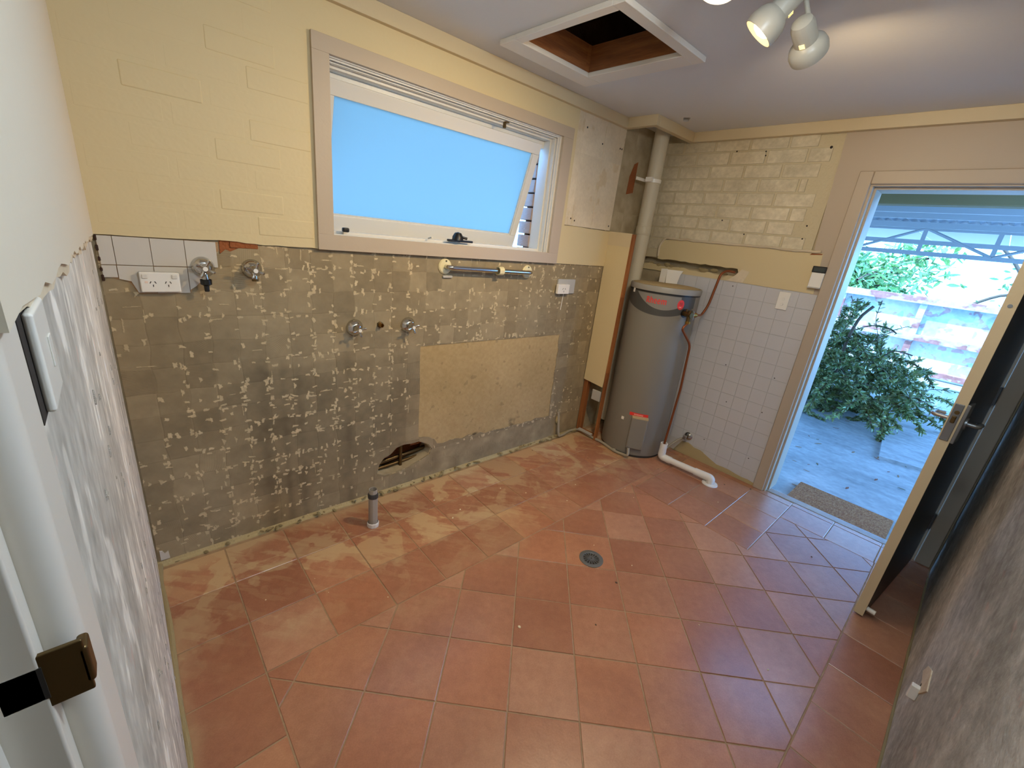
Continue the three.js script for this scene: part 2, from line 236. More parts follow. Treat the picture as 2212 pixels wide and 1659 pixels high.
function tileGeo(poly, dy) {                                          // slab of baked clay with eased edges
  if (area(poly) < 0) poly = poly.slice().reverse();
  const n = poly.length, c = poly.reduce((s, p) => [s[0] + p[0] / n, s[1] + p[1] / n], [0, 0]), q = poly.map((p) => { const d = Math.hypot(p[0] - c[0], p[1] - c[1]), k = Math.max(0, 1 - 0.0018 / d); return [c[0] + (p[0] - c[0]) * k, c[1] + (p[1] - c[1]) * k]; });
  const pos = [], tri = (a, b, d) => pos.push(...a, ...b, ...d), P = (p, y) => [p[0], y + dy, p[1]];
  for (let i = 1; i < n - 1; i++) tri(P(q[0], 0), P(q[i + 1], 0), P(q[i], 0));
  for (let i = 0; i < n; i++) { const j = (i + 1) % n; for (const [a, b, ya, yb] of [[q, poly, 0, -0.0012], [poly, poly, -0.0012, -0.006]]) { tri(P(a[i], ya), P(a[j], ya), P(b[i], yb)); tri(P(a[j], ya), P(b[j], yb), P(b[i], yb)); } }
  const g = new THREE.BufferGeometry(); g.setAttribute('position', new THREE.Float32BufferAttribute(pos, 3)); const uv = []; for (let i = 0; i < pos.length; i += 3) uv.push(pos[i], 2.545 - pos[i + 2]); g.setAttribute('uv', new THREE.Float32BufferAttribute(uv, 2)); g.computeVertexNormals(); return g;
}
function floorTile(polys) { const ok = polys.filter((p) => p.length > 2 && Math.abs(area(p)) > 2e-4); if (!ok.length) return; const dy = rr(-0.0007, 0.0007), gs = ok.map((p) => tileGeo(p, dy)); part('floor_tile', gs.length > 1 ? mergeGeometries(gs) : gs[0], floorTones[Math.floor(rnd() * floorTones.length)], floor); }
const G = 0.0026, BX = 0.2446, BZ = 0.2896, ZB = BZ + 2 * T, XR = 2.532, XD = 3.085, ZJ = 1.595, ZD = 2.1;
const axis = (x0, x1, z0, z1) => floorTile([[[x0 + G, z0 + G], [x1 - G, z0 + G], [x1 - G, z1 - G], [x0 + G, z1 - G]]]);
for (let j = -1; j < 2; j++) for (let i = -1; i < 13; i++) axis(Math.max(0.005, BX + i * T), Math.min(L - 0.01, BX + (i + 1) * T), Math.max(0.012, BZ + j * T), BZ + (j + 1) * T);
for (let z = ZB; z < ZD - 0.01; z += T) axis(0.005, BX, z, Math.min(z + T, ZD));                                     // border along the wall by the camera
for (let k = 0; k < 4; k++) { const z0 = k ? ZJ - (4 - k) * T : ZB, z1 = ZJ - (3 - k) * T; if (z1 - z0 > 0.02) for (const [x0, x1] of [[XR, 2.785], [2.785, 3.037], [3.037, 3.29], [3.29, L + 0.012]]) axis(x0, x1, Math.max(z0, ZB), z1); }
for (const [z0, z1] of [[ZJ, 1.8445], [1.8445, 2.096], [2.096, W - 0.004]]) { axis(XD, 3.318, z0, z1); axis(3.318, L + 0.022, z0, z1); }
for (let i = -1; i < 11; i++) { const x0 = 2.3135 + (2 - i) * T, x1 = x0 + T; axis(Math.max(x0, 0.005), Math.min(x1, XD), ZD, W - 0.004); }
const hs = T / 2 - G, C45 = Math.SQRT1_2;
for (let i = -9; i < 14; i++) for (let j = -9; j < 14; j++) {
  const cx = 1.5602 + T * ((i + 0.5) - (j + 0.5)) * C45, cz = 0.3462 + T * ((i + 0.5) + (j + 0.5)) * C45; if (cx < 0 || cx > 3.4 || cz < 0.5 || cz > 2.4) continue;
  const p = [[-1, -1], [1, -1], [1, 1], [-1, 1]].map(([a, b]) => [cx + hs * (a - b) * C45, cz + hs * (a + b) * C45]);
  const zmin = cz - 2 * hs * C45, xmax = cx + 2 * hs * C45;
  floorTile(zmin >= ZJ ? [clipRect(p, BX + G, XD - G, ZB + G, ZD - G)] : xmax <= XR ? [clipRect(p, BX + G, XR - G, ZB + G, ZD - G)] : [clipRect(p, BX + G, XR - G, ZB + G, ZD - G), clipRect(p, XR - G, XD - G, ZJ + G, ZD - G)]);
}
// ---- window wall
const HOLE = [[1.028, 0.145], [1.04, 0.2], [1.07, 0.235], [1.11, 0.248], [1.15, 0.282], [1.2, 0.29], [1.25, 0.283], [1.3, 0.285], [1.36, 0.25], [1.385, 0.215], [1.37, 0.18], [1.31, 0.155], [1.22, 0.13], [1.12, 0.118], [1.06, 0.125]];
const WX0 = 0.765, WX1 = 2.222, WY0 = 1.43, WY1 = 2.178, WIN = rect(WX0, WX1, WY0, WY1);
const wallB = struct('wall_back', 'window wall: cream painted brick above, grey combed tile adhesive below');
part('inner_leaf', layer('z', -0.11, rect(-0.12, L + 0.23, -0.1, TOP), 0.11, [WIN, HOLE]), M.masonry, wallB);
part('outer_leaf', layer('z', -0.25, rect(-0.3, L + 0.23, -0.1, TOP), 0.11, [WIN]), M.rawBrick, wallB);
for (const [x0, x1, y0, y1] of [[WX0 - 0.03, WX0, WY0 - 0.03, WY1 + 0.03], [WX1, WX1 + 0.03, WY0 - 0.03, WY1 + 0.03], [WX0, WX1, WY0 - 0.03, WY0], [WX0, WX1, WY1, WY1 + 0.03]]) part('cavity_closer', box(x0, x1, y0, y1, -0.14, -0.11), M.masonry, wallB);
const PATCH = [[1.28, 0.902], ...jag([1.28, 0.902], [2.463, 0.889], 0.11, 0.002).slice(1), [2.463, 0.889], ...jag([2.463, 0.889], [2.478, 0.215], 0.06, 0.006).slice(1), [2.478, 0.215], ...jag([2.478, 0.215], [1.43, 0.24], 0.05, 0.012).slice(1), [1.43, 0.24], [1.41, 0.275], [1.37, 0.3], [1.33, 0.312], [1.292, 0.318], ...jag([1.292, 0.318], [1.28, 0.902], 0.1, 0.003).slice(1)];
const gEdge = [...jag([0.006, 0.012], [2.85, 0.012], 0.2, 0.002), ...jag([2.85, 0.012], [2.85, 1.4], 0.2, 0.001), ...jag([2.85, 1.402], [0.52, 1.397], 0.05, 0.005), [0.50, 1.40], [0.46, 1.385], [0.44, 1.39], [0.40, 1.37], [0.385, 1.378], [0.365, 1.36], [0.006, 1.36]];
part('adhesive_bed', layer('z', 0, gEdge, 0.006, [PATCH, HOLE.map(([x, y]) => [1.2 + (x - 1.2) * 1.03, 0.2 + (y - 0.2) * 1.06])]), M.glue, wallB);
{ const g = layer('z', 0, PATCH.map(([x, y]) => [x, y]), 0.0022); const uv = g.attributes.uv; for (let i = 0; i < uv.count; i++) uv.setXY(i, uv.getX(i) - 1.2, uv.getY(i) - 0.12); part('smooth_patch', g, M.patch, wallB).userData.label = 'smooth beige plaster panel with mould along its foot'; }
part('raw_brick', layer('z', 0, [[0.365, 1.36], [0.385, 1.378], [0.40, 1.37], [0.44, 1.39], [0.46, 1.385], [0.50, 1.4], [0.515, 1.425], [0.365, 1.425]], 0.004), M.rawBrick, wallB).userData.label = 'orange brick bared where tiles came off';
part('raw_brick', rbox(0.40, 0.50, 1.385, 1.415, 0.002, 0.008, 0.003), M.rawBrick, wallB);
// cream painted render above with its broken lower edge
const creamLow = [...jag([0.0, 1.406], [0.36, 1.41], 0.05, 0.0015), ...jag([0.36, 1.412], [0.52, 1.404], 0.03, 0.004), ...jag([0.52, 1.403], [0.76, 1.406], 0.05, 0.002), ...jag([0.76, 1.40], [2.85, 1.402], 0.2, 0.0015)];
part('painted_render', layer('z', 0, [...creamLow, [2.85, 1.402], [2.85, 1.655], ...jag([2.85, 1.655], [2.335, 1.65], 0.08, 0.004), [2.335, 1.65], ...jag([2.335, 1.65], [2.338, H], 0.1, 0.002), [2.338, H], [0, H]], 0.014, [WIN]), M.cream, wallB).userData.label = 'cream paint';
part('torn_patch', layer('z', 0, [[2.34, 1.655], [2.845, 1.66], [2.845, H], [2.34, H]], 0.010), M.torn, wallB).userData.label = 'pale unpainted patch where a cupboard hung';
for (const [x0, x1, y0, y1] of [[2.36, 2.39, 1.66, 1.74], [2.42, 2.432, 1.655, 1.72], [2.62, 2.626, 1.7, 2.3], [2.62, 2.64, 1.655, 1.72], [2.79, 2.8, 1.655, 1.72]]) part('paint_ridge', rbox(x0, x1, y0, y1, 0.008, 0.0125, 0.002), M.torn, wallB);
for (const [x, y] of [[2.425, 2.25], [2.8, 2.2], [2.82, 2.2], [2.6, 2.19], [2.82, 1.69], [2.39, 1.7], [2.43, 1.69]]) part('screw_hole_shade', new THREE.CircleGeometry(0.006, 10).translate(x, y, 0.0127), M.holeShade, wallB);  // flat dark discs; the shade inside the holes is painted
// bricks showing through the paint
{
  const bw = 0.23, bh = 0.076; let n = 0;
  for (let r = 0; r < 11; r++) { const y0 = 1.44 + r * 0.086; for (let k = -1; k < 14; k++) {
    const x0 = k * 0.24 + (r % 2) * 0.12 + 0.02, x1 = x0 + bw, y1 = y0 + bh; if (x0 < 0.02 || x1 > 2.3 || y1 > 2.31) continue;
    if (x1 > 0.73 && x0 < 2.3 && y1 > 1.4 && y0 < 2.22) continue;
    const pr = rnd() < (x0 < 0.3 ? 0.75 : 0.35) ? 0.0003 : rr(0.0008, 0.0019); part('brick', rbox(x0 + rr(0, 0.006), x1 - rr(0, 0.006), y0, y1, 0.002, 0.014 + pr, 0.011, 3), M.cream, wallB); n++;
  } }
}
// the few wall tiles left, and the torn glue round them
part('tile_bed', layer('z', 0.005, [[0.012, 1.27], [0.03, 1.262], [0.05, 1.255], [0.075, 1.25], [0.085, 1.235], [0.1, 1.205], [0.255, 1.207], [0.27, 1.235], [0.3, 1.25], [0.32, 1.3], [0.315, 1.35], [0.362, 1.37], [0.362, 1.404], [0.012, 1.404]], 0.002), M.tornEdge, wallB);
const tileShape = (x0, x1, y0, y1) => rbox(x0 + 0.0008, x1 - 0.0008, y0 + 0.0008, y1 - 0.0008, 0.006, 0.0125, 0.0012, 1);
for (const [x0, x1, y0, y1] of [[0.012, 0.053, 1.306, 1.404], [0.053, 0.153, 1.306, 1.404], [0.153, 0.253, 1.306, 1.404], [0.253, 0.353, 1.306, 1.404], [0.012, 0.052, 1.262, 1.305], [0.153, 0.253, 1.207, 1.305]]) part('wall_tile', tileShape(x0, x1, y0, y1), M.wallTile, wallB);
part('wall_tile', layer('z', 0.006, [[0.0535, 1.258], [0.085, 1.25], [0.1, 1.21], [0.152, 1.21], [0.152, 1.3045], [0.0535, 1.3045]], 0.0065), M.wallTile, wallB);
part('wall_tile', layer('z', 0.006, [[0.254, 1.22], [0.275, 1.235], [0.3, 1.262], [0.315, 1.3045], [0.254, 1.3045]], 0.0065), M.wallTile, wallB);
part('wall_tile', layer('z', 0.006, [[0.014, 0.03], [0.046, 0.03], [0.044, 0.068], [0.03, 0.06], [0.024, 0.075], [0.014, 0.078]], 0.0065), M.wallTile, wallB);
for (let k = 0; k < 5; k++) part('chip_hole', rbox(0.008, 0.016, 1.25 + k * 0.034, 1.262 + k * 0.034 + rr(0, 0.012), 0.005, 0.0135, 0.003), mat('#3a2417', 0.9), wallB);
part('mortar_fillet', (() => { const g = layer('x', 0, [[-0.0, -0.005], [-0.02, -0.005], [-0.018, 0.003], [-0.012, 0.01], [-0.007, 0.021], [0, 0.023]].map(([a, b]) => [-a, b]), 2.86); return g; })(), M.fillet, wallB).userData.label = 'ragged mortar fillet along the floor';
for (let k = 0; k < 110; k++) { const x = rr(0.03, 2.83); part('mortar_lump', new THREE.IcosahedronGeometry(rr(0.004, 0.012), 0).scale(rr(1, 3), 0.7, 1).rotateY(rr(0, 3)).translate(x, rr(0.0, 0.022), rr(0.006, 0.028)), M.fillet, wallB); }
// inside the pipe hole
part('cavity_pipe', cyl(0.012, V(0.98, 0.165, -0.06), V(1.44, 0.2, -0.07)), M.bronze, wallB); part('cavity_pipe', cyl(0.01, V(1.2, 0.1, -0.045), V(1.2, 0.32, -0.045)), M.bronze, wallB); part('cavity_pipe', cyl(0.01, V(0.98, 0.135, -0.055), V(1.44, 0.155, -0.06)), M.bronze, wallB);
part('raw_brick', rbox(1.26, 1.38, 0.25, 0.31, -0.1, -0.035, 0.004), M.rawBrick, wallB);
// ---- far wall with the outside door
const wallC = struct('wall_right', 'end wall: bare painted brick, cream band and white painted tiles beside the back door');
const DZ0 = 1.375, DZ1 = 2.27, DY = 2.08, CB = L + 0.016;
const CHASE = [[0.005, 1.462], [0.2, 1.452], [0.45, 1.456], [0.7, 1.45], [0.8, 1.455], [0.82, 1.48], [0.8, 1.5], [0.5, 1.503], [0.25, 1.498], [0.005, 1.51]];
part('wall_leaf', layer('X', L + 0.23, [[-0.25, -0.1], [DZ0, -0.1], [DZ0, DY], [DZ1, DY], [DZ1, -0.1], [W + 0.2, -0.1], [W + 0.2, TOP], [-0.25, TOP]], 0.214, [CHASE]), M.masonry, wallC); part('chase_back', box(L + 0.075, L + 0.09, 1.4, 1.56, -0.01, 0.86), M.masonry, wallC);
const C = (pts, t, at = CB) => layer('X', at, pts, t);
part('mortar', C([[0, 1.5], [1.21, 1.6], [1.21, H], [0, H]], 0.008), M.mortarPaint, wallC);
for (let r = 0; r < 9; r++) for (let k = -1; k < 6; k++) {            // brickwork bared by a removed cupboard
  let z0 = k * 0.24 + (r % 2) * 0.12 - 0.05, z1 = z0 + 0.23; const y0 = 1.575 + r * 0.0862, y1 = y0 + 0.0765; z0 = Math.max(z0, 0.005); z1 = Math.min(z1, 1.115 + 0.05 * Math.sin(r * 2.1)); if (z1 - z0 < 0.04 || y0 > 2.32) continue;
  part('brick', rbox(CB - 0.0105 - rr(0, 0.0015), CB, y0, Math.min(y1, 2.34), z0 + rr(0, 0.004), z1 - rr(0, 0.004), 0.003, 1), M.brickPaint, wallC);
}
part('white_strip', C([...jag([1.225, 1.672], [1.197, H], 0.07, 0.0025), [1.197, H], [W, H], [W, 2.09], [1.36, 2.09], [1.36, 1.4], [1.28, 1.4], [1.28, 1.655]], 0.016), M.pinkTrim, wallC).userData.label = 'painted strip beside and above the back door';
part('cream_band', C([[0.16, 1.5], ...jag([0.16, 1.5], [0.8, 1.5], 0.04, 0.006).slice(1), [0.8, 1.5], [0.82, 1.46], [0.80, 1.41], ...jag([0.8, 1.41], [1.30, 1.408], 0.1, 0.001).slice(1), [1.30, 1.408], [1.28, 1.655], ...jag([1.28, 1.655], [0.2, 1.655], 0.05, 0.005).slice(1), [0.17, 1.64], [0.15, 1.58]], 0.018), M.cream, wallC).userData.label = 'cream painted band above the tiles';
part('band_ridge', (() => { const p = []; for (let i = 0; i <= 24; i++) p.push(V(L - 0.004, 1.66 + rr(-0.004, 0.004), 0.2 + i * 0.0445)); return soft([V(L - 0.003, 1.52, 0.16), V(L - 0.004, 1.6, 0.158), ...p], 0.009, 6, 120); })(), M.torn, wallC);
part('rust_stain', C([[1.21, 1.640], [1.275, 1.646], [1.28, 1.652], [1.22, 1.65]], 0.0186), mat('#8a4a26', 0.9), wallC);
part('lower_strip', C([[0, 1.408], [0.8, 1.408], [0.79, 1.44], ...jag([0.79, 1.445], [0.0, 1.455], 0.05, 0.008), [0, 1.455]], 0.012), M.cream, wallC);
for (let k = 0; k < 12; k++) part('mortar_lump', new THREE.IcosahedronGeometry(rr(0.01, 0.02), 1).scale(0.6, 0.7, rr(1, 2)).translate(CB - 0.006, rr(1.448, 1.47), rr(0.05, 0.78)), M.fillet, wallC);
part('plaster_dab', C([[0.74, 1.41], [0.86, 1.412], [0.885, 1.49], [0.83, 1.5], [0.8, 1.46], [0.77, 1.43]], 0.0195), M.torn, wallC);
part('joint_bed', C([[0.3, 0.0], [1.4, 0.0], [1.4, 1.41], [0.3, 1.41]], 0.0135), M.joint, wallC);
for (let i = 0; i < 11; i++) for (let j = 0; j < 14; j++) {
  const z0 = 0.325 + i * 0.1, y1 = 1.406 - j * 0.1, z1 = Math.min(z0 + 0.1, 1.36), y0 = Math.max(0.012, y1 - 0.1); if (z1 - z0 < 0.015) continue; if (j === 13 && i < 6) continue;
  part('wall_tile', rbox(L - rr(0.0001, 0.0005), CB, y0 + 0.0007, y1 - 0.0007, z0 + 0.0007, z1 - 0.0007, 0.0009, 1), M.wallTileC, wallC);
}
part('mortar_fillet', C([...jag([0.68, 0.0], [1.33, 0.0], 0.5, 0), [1.33, 0.0], ...jag([1.33, 0.02], [0.95, 0.05], 0.05, 0.008), ...jag([0.95, 0.07], [0.68, 0.11], 0.05, 0.02)], 0.021), M.fillet, wallC);
for (const [u, v] of [[1450, 690], [1568, 788], [1673, 817], [1569, 868], [1646, 891], [1521, 949], [1617, 990], [1719, 606], [1583, 618]]) { const q = onX(u, v, L - 0.0006); part('screw_hole_shade', new THREE.CircleGeometry(0.004, 10).rotateY(-PI / 2).translate(q.x, q.y, q.z), M.holeShade, wallC); }  // discs on the surface, coloured as shaded holes
for (const [u, v] of [[1796, 318], [1655, 327], [1560, 476], [1607, 506], [1733, 516], [1743, 488], [1592, 327], [1654, 336]]) { const q = onX(u, v, CB - 0.0125); part('screw_hole_shade', new THREE.CircleGeometry(u === 1796 ? 0.008 : 0.005, 10).rotateY(-PI / 2).translate(q.x, q.y, q.z), M.holeShade, wallC); }
// ---- wall beside the camera
const wallA = struct('wall_left', 'near end wall: cream painted plaster above, whitened as if daylit, rough stripped grey render below');
part('wall_leaf', layer('x', -0.11, [[-0.25, -0.1], [1.775, -0.1], [1.775, TOP], [-0.25, TOP]].map(([a, b]) => [a, b]), 0.11), M.plasterA, wallA);
{ const e = []; for (let i = 0; i <= 40; i++) { const z = 1.72 * i / 40; e.push([z, 1.404 + 0.05 * z + (i ? rr(-0.005, 0.005) : 0)]); } part('painted_plaster', layer('x', 0, [...e, [1.775, 1.49], [1.775, H], [0, H]], 0.009), M.daylitCream, wallA).userData.label = 'cream painted plaster, coloured paler as if daylit, with a broken lower edge';  // daylight on this wall is put into the paint colour
  part('torn_edge', layer('x', 0, [...e.map(([z, y]) => [z, y - rr(0.004, 0.016)]), ...e.slice().reverse().map(([z, y]) => [z, y + 0.01])], 0.006), M.torn, wallA); }
for (let k = 0; k < 60; k++) part('mortar_lump', new THREE.IcosahedronGeometry(rr(0.003, 0.008), 0).scale(0.5, rr(1, 2.2), rr(1, 2)).translate(0.0, rr(0.05, 1.35), rr(0.05, 1.6)), M.plasterA, wallA);
part('mortar_fillet', soft(Array.from({ length: 14 }, (_, i) => V(rr(0.0, 0.008), 0.004, i * 0.13)), 0.012, 6, 80), M.fillet, wallA);
// ---- wall on the camera's right
const wallD = struct('wall_front', 'bare grey plaster wall behind the open back door');
part('wall_leaf', layer('Z', W + 0.2, [[0.8, -0.1], [L + 0.03, -0.1], [L + 0.03, TOP], [0.8, TOP]], 0.2), M.plasterD, wallD);
part('mortar_fillet', soft(Array.from({ length: 20 }, (_, i) => V(0.82 + i * 0.125, 0.003, W - rr(0.0, 0.004))), 0.006, 6, 100), M.fillet, wallD);
{ const q = onZ(2000, 1450, W - 0.001), s = (du, dv) => { const a = onZ(2000 + du, 1450 + dv, W); return [a.x, a.y]; };
  part('chipped_plaster', layer('Z', W, [s(8, -10), s(15, 0), s(10, 20), s(4, 45), s(-16, 50), s(-6, 20), s(-4, 0)], 0.003), M.torn, wallD).userData.label = 'pale chip in the grey plaster'; }
// ---- hall behind the camera
const ZR = 5.2, hall = struct('wall_hall', 'walls of the adjoining room behind the camera');
part('wall_leaf', box(-2.3, -2.15, -0.1, TOP, 0.4, ZR + 0.15), M.cream, hall); part('wall_leaf', box(-2.15, -0.11, -0.1, TOP, 0.4, 0.55), M.cream, hall); part('wall_leaf', box(0.8, 0.95, -0.1, TOP, W + 0.2, ZR + 0.15), M.cream, hall);
part('wall_leaf', layer('Z', ZR + 0.15, rect(-2.15, 0.8, -0.1, TOP), 0.15), M.cream, hall);
// ---- ceiling, hatch, roof
const HX0 = 1.558, HX1 = 2.027, HZ0 = 0.312, HZ1 = 0.841;
const ceil = struct('ceiling', 'flat plaster ceiling with an open hatch');
part('board', layer('y', H, [[-2.2, -0.02], [L + 0.02, -0.02], [L + 0.02, W + 0.02], [0.82, W + 0.02], [0.82, 5.22], [-2.2, 5.22]], 0.035, [rect(HX0 - 0.03, HX1 + 0.03, HZ0 - 0.03, HZ1 + 0.03), onYp([[1476, 254], [1492, 254], [1487, 263], [1476, 263]])]), M.ceiling, ceil);
function onYp(list) { return list.map(([u, v]) => { const q = onY(u, v, H); return [q.x, q.z]; }); }
const roof = struct('ceiling_roof', 'dark roof space above the ceiling'); part('roof', box(-2.6, L + 0.65, TOP, TOP + 0.08, -1.0, 5.7), M.timber, roof);  // eave drawn out past the wall to keep sun and sky off the sash
const hatch = thing('ceiling_hatch', 'open square ceiling hatch framed in white boards with brown timber lining', 'hatch', [0, 0, 0]);
for (const [x0, x1, z0, z1] of [[HX0 - 0.045, HX1 + 0.108, HZ0 - 0.108, HZ0], [HX0 - 0.045, HX1 + 0.108, HZ1, HZ1 + 0.055]]) part('frame_board', rbox(x0, x1, H - 0.022, H, z0, z1, 0.003), M.white, hatch);
for (const [x0, x1] of [[HX0 - 0.045, HX0], [HX1, HX1 + 0.108]]) part('frame_board', rbox(x0, x1, H - 0.0215, H, HZ0, HZ1, 0.003), M.white, hatch);
for (const [x0, x1, z0, z1] of [[HX0 - 0.03, HX1 + 0.03, HZ0 - 0.03, HZ0], [HX0 - 0.03, HX1 + 0.03, HZ1, HZ1 + 0.03], [HX0 - 0.03, HX0, HZ0, HZ1], [HX1, HX1 + 0.03, HZ0, HZ1]]) part('lining_board', box(x0, x1, H - 0.0005, H + 0.115, z0, z1), M.timber, hatch);
// ---- flat cornice, stepping round the old pipe box in the corner
const trim = struct('trim_1', 'flat cream cornice board round the ceiling'), CD = 0.04;
for (const [x0, x1, z0, z1] of [[0, 2.845, 0.0, CD], [2.845 - CD, 2.845, CD, 0.225 + CD], [2.845, L, 0.225, 0.225 + CD], [L - CD, L, 0.225 + CD, W]]) part('cornice_board', rbox(x0, x1, HC + 0.003, H, z0, z1, 0.002), M.creamTrim, trim);
part('cornice_board', box(0, CD * 0.5, HC + 0.01, H, CD, 1.775), M.creamTrim, trim); part('cornice_board', box(0.8, L - CD, HC + 0.01, H, W - CD * 0.5, W), M.creamTrim, trim);
// ---- window: architrave, frame, awning sash pushed open
const win = struct('window_1', 'frosted awning window in white frame, propped open');
const AX0 = 0.735, AX1 = 2.292, AY0 = 1.401, AY1 = 2.212, IX0 = 0.803, IX1 = 2.205, IY0 = 1.468, IY1 = 2.152;
for (const [x0, x1, y0, y1] of [[AX0, AX1, IY1, AY1], [AX0, AX1, AY0, IY0], [AX0, IX0, IY0, IY1], [IX1, AX1, IY0, IY1]]) part('architrave', rbox(x0, x1, y0, y1, 0.012, 0.03, 0.0012), M.pinkTrim, win);
const stepped = (x0, x1, y0, y1, z0, z1, w, name) => { part(name, box(x0, x0 + w, y0, y1, z0, z1), M.gloss, win); part(name, box(x1 - w, x1, y0, y1, z0, z1), M.gloss, win); part(name, box(x0 + w, x1 - w, y1 - w, y1, z0, z1), M.gloss, win); part(name, box(x0 + w, x1 - w, y0, y0 + w, z0, z1), M.gloss, win); };
stepped(WX0, WX1, WY0, WY1, -0.02, 0.011, 0.03, 'liner');
stepped(WX0, WX1, WY0, WY1, -0.05, -0.021, 0.041, 'bead');
stepped(WX0, WX1, WY0, WY1, -0.135, -0.051, 0.052, 'frame_member');
for (const z of [-0.006, -0.03]) stepped(WX0 + 0.02, WX1 - 0.02, WY0 + 0.02, WY1 - 0.02, z, z + 0.004, 0.016, 'shadow_bead');
const sash = new THREE.Group(); sash.name = 'sash'; win.add(sash); sash.position.set(0, 2.098, -0.072); sash.rotation.x = 0.275; // hung at its head, foot swung out
{ const x0 = 0.822, x1 = 2.108, h = 0.655, s = 0.05, gz0 = -0.018, gz1 = 0.018; part('top_rail', rbox(x0, x1, -0.062, 0, gz0, gz1, 0.003), M.gloss, sash); part('bottom_rail', rbox(x0, x1, -h, -h + 0.09, gz0, gz1, 0.003), M.gloss, sash); part('stile', rbox(x0, x0 + 0.035, -h + 0.09, -0.062, gz0, gz1, 0.003), M.gloss, sash); part('stile', rbox(x1 - s, x1, -h + 0.09, -0.062, gz0, gz1, 0.003), M.gloss, sash);
  part('glass', box(x0 + 0.03, x1 - s + 0.006, -h + 0.085, -0.056, -0.003, 0.003), phys({ color: '#c3c5bc', roughness: 1, transmission: 1, thickness: 0, ior: 1.3, specularIntensity: 0.4 }), sash).userData.label = 'frosted pane'; 
  part('glazing_bead', box(x1 - s - 0.006, x1 - s + 0.002, -h + 0.09, -0.062, 0.002, 0.012), M.gloss, sash); part('glazing_bead', box(x0 + 0.035, x1 - s, -h + 0.09, -h + 0.097, 0.002, 0.012), M.gloss, sash); }
for (let k = 0; k < 8; k++) part('reveal_brick', rbox(WX1 - 0.055 - 0.004, WX1, 1.4 + k * 0.086, 1.476 + k * 0.086, -0.25, -0.137, 0.004, 1), mat('#b09a8e', 0.85, { bumpMap: bumpFine, bumpScale: 0.003 }), win);
part('head_stop', box(WX0 + 0.05, WX1 - 0.05, 2.084, 2.13, -0.135, -0.104), M.gloss, win); part('outer_sill', box(WX0, WX1, 1.40, WY0 + 0.03, -0.27, -0.137), M.gloss, win);
{ const q = onZ(995, 510, 0.0); const g = mergeGeometries([rbox(-0.075, 0.09, 0.0, 0.012, -0.012, 0.012, 0.004).toNonIndexed(), boxUV(lathe([[0.0, 0.045], [0.018, 0.04], [0.03, 0.02], [0.032, 0.0]], V(-0.01, 0.008, 0), V(0, 1, 0), 20)), boxUV(cyl(0.007, V(-0.01, 0.03, 0.0), V(0.04, 0.022, 0.02)))].map((g2) => { g2 = g2.index ? g2.toNonIndexed() : g2; for (const a of Object.keys(g2.attributes)) if (!['position', 'normal', 'uv'].includes(a)) g2.deleteAttribute(a); return g2; })); g.translate(q.x, 1.483, -0.012); part('winder', g, M.black, win).userData.label = 'black winder on the sill'; }
{ const q = onZ(747, 487, -0.02); part('catch', rbox(q.x - 0.015, q.x + 0.015, 1.482, 1.502, -0.035, -0.012, 0.006), M.black, win); part('screw_eye', cyl(0.004, V(1.33, 1.487, -0.04), V(1.33, 1.495, -0.005)), M.brushed, win); const t = onZ(1089, 268, 0); part('catch', mergeGeometries([box(t.x - 0.006, t.x + 0.006, t.y - 0.02, t.y + 0.008, -0.002, 0.012), box(t.x - 0.004, t.x + 0.02, t.y + 0.006, t.y + 0.012, -0.002, 0.02)]), M.bronze, win); }
// ---- back door: frame, threshold, leaf standing open
const door = struct('door_1', 'back door frame with cream architrave and aluminium threshold');
const ZJ0 = 1.412, ZJ1 = 2.235, YH = 2.04;
for (const [z0, z1, y1] of [[DZ0, ZJ0, YH], [ZJ1, DZ1, YH]]) part('jamb', rbox(L - 0.002, L + 0.2, 0, y1, z0, z1, 0.002), M.pinkTrim, door);
part('head', rbox(L - 0.002, L + 0.2, YH, DY, DZ0, DZ1, 0.002), M.pinkTrim, door);
part('stop', box(L + 0.045, L + 0.2, 0, YH - 0.012, ZJ0, ZJ0 + 0.012), M.pinkTrim, door); part('stop', box(L + 0.045, L + 0.2, 0, YH - 0.012, ZJ1 - 0.012, ZJ1), M.pinkTrim, door); part('stop', box(L + 0.045, L + 0.2, YH - 0.012, YH, ZJ0, ZJ1), M.pinkTrim, door);
part('architrave', rbox(L - 0.02, L, 0, 2.118, 1.329, 1.398, 0.006, 3), M.pinkTrim, door); part('architrave', rbox(L - 0.02, L, 0, 2.118, 2.248, 2.318, 0.006, 3), M.pinkTrim, door); part('architrave', rbox(L - 0.02, L, 2.048, 2.118, 1.398, 2.248, 0.006, 3), M.pinkTrim, door);
part('threshold', box(L + 0.024, L + 0.1, -0.1, -0.002, ZJ0, ZJ1), M.alu, door); for (let k = 0; k < 6; k++) part('threshold_rib', rbox(L + 0.03 + k * 0.011, L + 0.035 + k * 0.011, -0.002, 0.003, ZJ0, ZJ1, 0.0015, 1), M.alu, door);
{ const q = onX(1756, 765, L + 0.02); part('strike_plate', box(L + 0.012, L + 0.04, q.y - 0.035, q.y + 0.035, ZJ0 - 0.001, ZJ0 + 0.0015), M.brushed, door); }
const leaf = thing('back_door', 'back door standing open, one face dark, with cream edge and lever lock', 'door', [3.318, 0, 2.218]); leaf.rotation.y = -0.1165;
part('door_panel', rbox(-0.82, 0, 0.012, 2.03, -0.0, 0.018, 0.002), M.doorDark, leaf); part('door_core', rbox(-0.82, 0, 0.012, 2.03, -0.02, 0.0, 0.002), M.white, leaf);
part('door_edge', rbox(-0.8225, -0.8195, 0.012, 2.03, -0.0205, 0.0185, 0.001), M.creamTrim, leaf);
